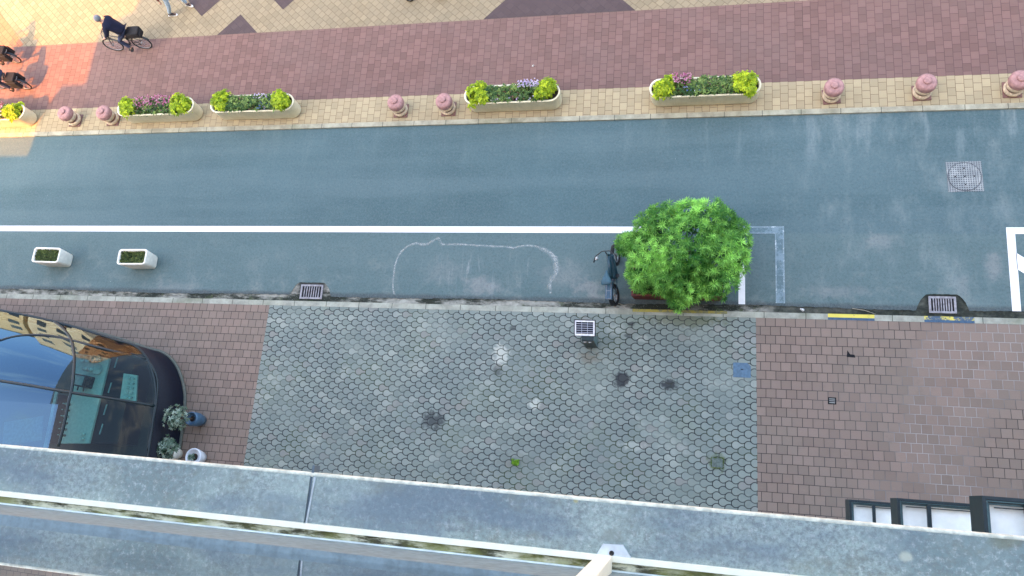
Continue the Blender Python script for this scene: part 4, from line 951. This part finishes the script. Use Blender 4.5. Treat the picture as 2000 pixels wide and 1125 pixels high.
def person(name, label, J, cloth, group=None):
    """J: joints (pelvis waist chest neck head + sh el wr hip kn an toe for l and r, look = facing direction)"""
    t = thing(name, label, 'person', (0, 0, 0), 0, group); look = Vector(J['look']).normalized()
    V = {'pelvis': (J['pelvis'], .10), 'waist': (J['waist'], .08), 'chest': (J['chest'], .085), 'neck': (J['neck'], .052), 'jaw': (lerp(J['neck'], J['head'], .55)+look*.025, .066), 'head': (Vector(J['head']), (.082, .092)), 'crown': (Vector(J['head'])+(Vector(J['head'])-Vector(J['neck'])).normalized()*.075, .066)}
    E = [('pelvis', 'waist'), ('waist', 'chest'), ('chest', 'neck'), ('neck', 'jaw'), ('jaw', 'head'), ('head', 'crown')]
    for s in 'lr':
        sh, el, wr, hp, kn, an, to = [Vector(J[k+s]) for k in ('sh', 'el', 'wr', 'hip', 'kn', 'an', 'toe')]
        fd = Vector(J['hand'+s]).normalized() if 'hand'+s in J else (wr-el).normalized(); sd = fd.cross(Vector((0, 0, 1))); sd = (sd if sd.length > .1 else Vector((0, 1, 0))).normalized(); dn = sd.cross(fd)
        dn = -dn if dn.z > 0 else dn
        pm = wr+fd*.06
        V.update({'sh'+s: (sh, .042), 'el'+s: (el, .042), 'wr'+s: (wr, .028), 'palm'+s: (pm, (.036, .020)), 'hp'+s: (hp, .085), 'kn'+s: (kn, .055), 'an'+s: (an, .038), 'ball'+s: (lerp(an, to, .7), (.042, .03)), 'to'+s: (to, (.034, .022))})
        E += [('chest', 'sh'+s), ('sh'+s, 'el'+s), ('el'+s, 'wr'+s), ('wr'+s, 'palm'+s), ('pelvis', 'hp'+s), ('hp'+s, 'kn'+s), ('kn'+s, 'an'+s), ('an'+s, 'ball'+s), ('ball'+s, 'to'+s)]
        for i, (o_, L) in enumerate(((-.030, .062), (-.010, .075), (.010, .070), (.028, .055))):      # four fingers, curled
            a = pm+fd*.03+sd*o_; k1 = a+fd*L*.5+dn*.012; k2 = k1+fd*L*.2+dn*L*.45
            V.update({f'f{i}a'+s: (a, .010), f'f{i}b'+s: (k1, .009), f'f{i}c'+s: (k2, .007)}); E += [('palm'+s, f'f{i}a'+s), (f'f{i}a'+s, f'f{i}b'+s), (f'f{i}b'+s, f'f{i}c'+s)]
        ts_ = -1 if s == 'l' else 1; th = pm-fd*.02-sd*.032*ts_*-1; V.update({'t0'+s: (th, .011), 't1'+s: (th+fd*.035+dn*.02+sd*.02*ts_, .009)}); E += [('palm'+s, 't0'+s), ('t0'+s, 't1'+s)]
    o = skin('body', V, E, m_skin, t, 1)
    # face: nose, ears, eyes and mouth worked into the same mesh
    bm = bmesh.new(); bm.from_mesh(o.data); hd = Vector(J['head']); sd = look.cross(Vector((0, 0, 1))).normalized(); up = sd.cross(look).normalized()
    for c_, r_ in ((hd+look*.098-up*.018, .014), (hd+sd*.088-up*.01, .020), (hd-sd*.088-up*.01, .020), (hd+look*.084+sd*.032+up*.010, .010), (hd+look*.084-sd*.032+up*.010, .010), (hd+look*.090-up*.055, .015)):
        bmesh.ops.create_uvsphere(bm, u_segments=8, v_segments=6, radius=r_, matrix=Matrix.Translation(c_))
    bm.to_mesh(o.data); bm.free()
    # clothes follow the body
    jr = cloth['jacket_fat']
    Vj = {'waist': (lerp(J['waist'], J['pelvis'], .1), .125*jr), 'hem': (lerp(J['pelvis'], J['waist'], .05), .135*jr), 'chest': (J['chest'], (.155*jr, .14*jr)), 'collar': (lerp(J['chest'], J['neck'], .75), .075)}
    Ej = [('waist', 'hem'), ('waist', 'chest'), ('chest', 'collar')]
    for s in 'lr':
        Vj.update({'sh'+s: (J['sh'+s], .092*(.5+.5*jr)), 'el'+s: (J['el'+s], .062*(.5+.5*jr)), 'cu'+s: (lerp(J['el'+s], J['wr'+s], .93), .042)}); Ej += [('chest', 'sh'+s), ('sh'+s, 'el'+s), ('el'+s, 'cu'+s)]
    skin('jacket', Vj, Ej, cloth['jacket'], t, 2)
    Vt = {'pelvis': (J['pelvis'], .125), 'top': (lerp(J['pelvis'], J['waist'], .6), .115)}; Et = [('pelvis', 'top')]
    for s in 'lr':
        Vt.update({'hp'+s: (J['hip'+s], .098), 'kn'+s: (J['kn'+s], .072), 'cf'+s: (lerp(J['kn'+s], J['an'+s], .92), .058)}); Et += [('pelvis', 'hp'+s), ('hp'+s, 'kn'+s), ('kn'+s, 'cf'+s)]
    skin('trousers', Vt, Et, cloth['trousers'], t, 2)
    for s in 'lr':
        an, to = Vector(J['an'+s]), Vector(J['toe'+s]); d = (to-an); d.z = 0; d.normalize(); hl = an-d*.05+Vector((0, 0, -.045))
        sh_ = skin('shoe', {'a': (an+Vector((0, 0, -.01)), .052), 'h': (hl, .046), 'm': (lerp(hl, to, .6)+Vector((0, 0, .02)), (.052, .046)), 't': (to, (.048, .034))}, [('a', 'h'), ('a', 'm'), ('m', 't')], cloth['shoe'], t, 2)
        if cloth.get('sole'):
            z0 = min(hl.z, to.z)-.030; b = MB(); n_ = Vector((-d.y, d.x, 0)); pl = [hl-d*.05+n_*.035, hl-d*.05-n_*.035, to-n_*.045+d*.0, to+d*.05-n_*.015, to+d*.05+n_*.015, to+n_*.045]
            b.loft([[(v.x, v.y, v.z-.045+k*.024) for v in pl] for k in (0, 1)], cap0=True, cap1=True); b.build('sole', cloth['sole'], sh_)
    hd = Vector(J['head']); b = MB(); axis = (hd-Vector(J['neck'])).normalized()
    m_ = (-look*.35+axis).normalized().to_track_quat('Z', 'Y').to_matrix()
    b.lathe([(.098, -.055), (.110, -.01), (.106, .045), (.078, .092), (.035, .112), (.0001, .116)], hd+axis*.012-look*.012, 18, True, m_)
    b.build(cloth.get('hair_name', 'hair'), cloth['hair'], t)
    return t
def cyc_pose(low=0.0):
    return dict(look=(1, 0, -.12), pelvis=(-.34, 0, 1.02), waist=(-.25, 0, 1.21), chest=(-.10, 0, 1.42-low), neck=(.02, 0, 1.55-low), head=(.09, 0, 1.68-low),
        shl=(-.07, .19, 1.44-low), ell=(.03, .29, 1.20), wrl=(.17, .30, 1.08), shr=(-.07, -.19, 1.44-low), elr=(.03, -.29, 1.20), wrr=(.17, -.30, 1.08), handl=(1, 0, -.2), handr=(1, 0, -.2),
        hipl=(-.32, .10, .99), knl=(.02, .12, .66), anl=(-.12, .12, .25), toel=(.03, .13, .17), hipr=(-.32, -.10, .99), knr=(.12, -.12, .84), anr=(-.09, -.12, .56), toer=(.06, -.13, .50))
m_navy_c = plain('navy_cloth', (.003, .006, .024), .9, ns=9); m_jean_d = plain('dark_jeans', (.035, .05, .10), .9); m_shoe_b = plain('black_shoe', (.012, .012, .012), .5); m_grey_h = plain('grey_hood', (.16, .175, .19), .95); m_bag = plain('black_bag_cloth', (.010, .010, .011), .8)
CG = 'bicycles ridden along the promenade'; PG = 'cyclists on the promenade'
rear, front = at(279, 86, .33), at(222.4, 90, .33)
bk = bike('bicycle', 'bicycle with black rear bags ridden by the person in a navy jacket', 'bicycle', 1.10, .335, .022, bag=None, group=CG)
b = MB(); b.box((-.62, -.02, .86), (.46, .34, .22), bev=.05); b.box((-.84, .0, .80), (.10, .26, .16), bev=.03); b.build('rear_bag', m_bag, bk)
place(bk, Vector((rear.x, rear.y, 0)), Vector((front.x, front.y, 0)), R(3), ZF)
J = cyc_pose(.02)
pr = person('person', 'person in a navy jacket and grey hood riding a bicycle out of the shade', J, dict(jacket=m_navy_c, jacket_fat=1.5, trousers=m_jean_d, shoe=m_shoe_b, hair=m_grey_h, hair_name='hood'), PG)
pr.location = bk.location; pr.rotation_euler = bk.rotation_euler
m_olive = plain('olive_cloth', (.06, .065, .04), .9); m_dkhair = plain('dark_hair', (.02, .014, .01), .6)
for i, (q, lb_b, lb_p) in enumerate((((21, 113), 'upper of the two sunlit bicycles with black panniers at the left edge', 'cyclist on the upper sunlit bicycle, mostly beyond the left edge'), ((41, 165), 'lower of the two sunlit bicycles with black panniers at the left edge', 'cyclist on the lower sunlit bicycle, mostly beyond the left edge'))):
    b2 = bike('bicycle', lb_b, 'bicycle', 1.10, .335, .022, bag=m_bag, group=CG)
    r_ = at(*q, .38); place(b2, Vector((r_.x, r_.y, 0)), Vector((r_.x-1.1, r_.y+.06, 0)), 0, ZF)
    p2 = person('person', lb_p, cyc_pose(.0), dict(jacket=m_olive if i else m_navy_c, jacket_fat=1.0, trousers=m_jean_d, shoe=m_shoe_b, hair=m_dkhair), PG)
    p2.location = b2.location; p2.rotation_euler = b2.rotation_euler
# pedestrian striding at the top edge
f1, f2 = at(340, 30, ZF), at(373, 12, ZF)
W_ = lambda x, y, z: (x, y, z)
ux, uy = f1.x, f1.y; dx, dy = f2.x-f1.x, f2.y-f1.y
J = dict(look=(1, .1, -.05), pelvis=W_(dx*.42, dy*.5, .93), waist=W_(dx*.42+.02, dy*.5, 1.12), chest=W_(dx*.42+.03, dy*.5, 1.34), neck=W_(dx*.42+.05, dy*.5, 1.50), head=W_(dx*.42+.08, dy*.5, 1.65),
    shl=W_(dx*.42+.02, dy*.5+.19, 1.40), ell=W_(dx*.42+.10, dy*.5+.26, 1.14), wrl=W_(dx*.42+.24, dy*.5+.24, .95), shr=W_(dx*.42+.02, dy*.5-.19, 1.40), elr=W_(dx*.42-.10, dy*.5-.26, 1.14), wrr=W_(dx*.42-.16, dy*.5-.26, .90),
    hipr=W_(dx*.42, dy*.5-.10, .90), knr=W_(dx*.18+.04, -.02, .50), anr=W_(-.10, 0, .10), toer=W_(.11, -.0, .05), hipl=W_(dx*.42, dy*.5+.10, .90), knl=W_(dx*.80+.05, dy, .50), anl=W_(dx-.06, dy, .14), toel=W_(dx+.10, dy-.06, .11))
pd = person('person', 'pedestrian in light blue jeans and dark trainers walking at the top edge', J, dict(jacket=plain('dull_red_cloth', (.20, .07, .06), .9), jacket_fat=1.0, trousers=plain('light_jeans', (.30, .40, .48), .9), shoe=plain('dark_trainer', (.02, .015, .018), .6), sole=m_lit, hair=m_dkhair))
pd.location = (ux, uy, ZF)
# pedal cart at the top edge
w1, w2 = at(800, -3, ZF+.13), at(861, -5, ZF+.13)
kc = thing('pedal_cart', 'black wheeled pedal cart cut off by the top edge', 'cart', ((w1.x+w2.x)/2, w1.y+.33, ZF), 0)
hw_ = (w2.x-w1.x)/2
for sx in (-1, 1):
    for sy in (-1, 1):
        b = MB(); b.torus((sx*hw_, sy*.33, .135), .095, .042, RX, 24, 8); wh = b.build('wheel', m_tyre, kc)
        b = MB(); b.lathe([(.065, -.02), (.065, .02), (.02, .035), (.0001, .036)], (sx*hw_, sy*.345, .135), 18, True, Matrix.Rotation(R(90 if sy < 0 else -90), 3, 'X')); b.build('hubcap', plain('silver_hub', (.65, .68, .68), .25, .5), wh)
b = MB()
for sx in (-1, 1): b.tube([(sx*hw_, -.33, .135), (sx*hw_, .33, .135)], .015)
for sy in (-.12, .12): b.tube([(-hw_, sy, .15), (hw_, sy, .15)], .02)
b.tube([(-hw_-.12, -.2, .2), (-hw_-.14, 0, .2), (-hw_-.12, .2, .2)], .02); b.build('frame', m_frame, kc)
b = MB(); b.box((.12, 0, .24), (.36, .36, .05), bev=.02); b.box((.30, 0, .42), (.06, .36, .36), Euler((0, .25, 0)), .02); b.build('seat', m_seat, kc)
b = MB(); b.torus((-.18, 0, .48), .12, .013, Matrix.Rotation(R(-55), 3, 'Y'), 24, 6); b.tube([(-.18, 0, .48), (-.36, 0, .2)], .012); b.build('steering_wheel', m_frame, kc)

# ---------------------------------------------------------------- pot plants beside the veranda
m_silv = leaf_mat('silvery_leaf', (.06, .13, .075), (.40, .50, .40), .25); m_bark = plain('thin_bark', (.10, .07, .05), .9)
def pot_plant(base, h, r, crown, cr, mat, label, nleaf, ll):
    t = thing('pot_plant', label, 'pot plant', (base.x, base.y, ZN), 0)
    b = MB(); b.lathe([(r*.72, 0), (r*.95, h*.4), (r, h*.85), (r*.92, h), (r*.78, h), (r*.76, h*.85)], seg=24); b.build('pot', mat, t)
    b = MB(); b.lathe([(r*.8, h*.84), (.0001, h*.86)], seg=20); b.build('soil', m_soil, t)
    c_ = crown-base; c_.z = crown.z-ZN
    b = MB(); b.tube([(0, 0, h*.8), (c_.x*.4, c_.y*.4, h+.3*(c_.z-h)), (c_.x, c_.y, c_.z)], [.03, .022, .012], 6); b.build('stem', m_bark, t)
    l = Leaves()
    for k in range(nleaf):
        d = Vector((random.gauss(0, 1), random.gauss(0, 1), random.gauss(.2, 1))).normalized(); rr = cr*(U(.35, 1)**.5)*U(.75, 1.15)
        l.rosette(Vector(c_)+Vector((d.x*rr, d.y*rr, d.z*rr*.8)), d+Vector((0, 0, .4)), 7, ll*U(.7, 1.2), ll*.34, U(0, .95), droop=.15)
    l.build('foliage', m_silv, t); return t
base = at(394, 821, ZN+.05); pot_plant(Vector((base.x-.02, base.y, 0)), .55, .20, at(345, 816, 1.25), .36, plain('blue_grey_glaze', (.055, .12, .19), .35, ns=5), 'pot plant with loose silvery foliage in a blue grey pot beside the veranda', 120, .10)
base = at(346, 885, ZN+.05); pot_plant(Vector((base.x, base.y-.02, 0)), .45, .20, at(325, 874, .9), .30, m_conc2, 'bushy silver green pot plant at the veranda corner by the ledge', 120, .11)
p = at(384, 893, .35); t = thing('planter_pot', 'white ceramic pot beside the silver green plant, cut by the ledge', 'planter', (p.x, p.y, ZN), .3)
b = MB(); b.lathe([(.14, 0), (.20, .2), (.24, .42), (.235, .45), (.20, .45), (.19, .36)], seg=24); b.build('pot', plain('white_ceramic', (.72, .76, .80), .3, ns=4, var=.12), t)
b = MB(); b.lathe([(.195, .35), (.0001, .37)], seg=20); b.build('soil', m_soil, t)
l = Leaves()
for k in range(30): l.rosette(Vector((U(-.13, .02), U(-.1, .1), .40+U(0, .05))), Vector((U(-.5, .5), U(-.5, .5), 1)), 6, .06, .025, U(0, 1), droop=.1)
l.build('foliage', m_silv, t)
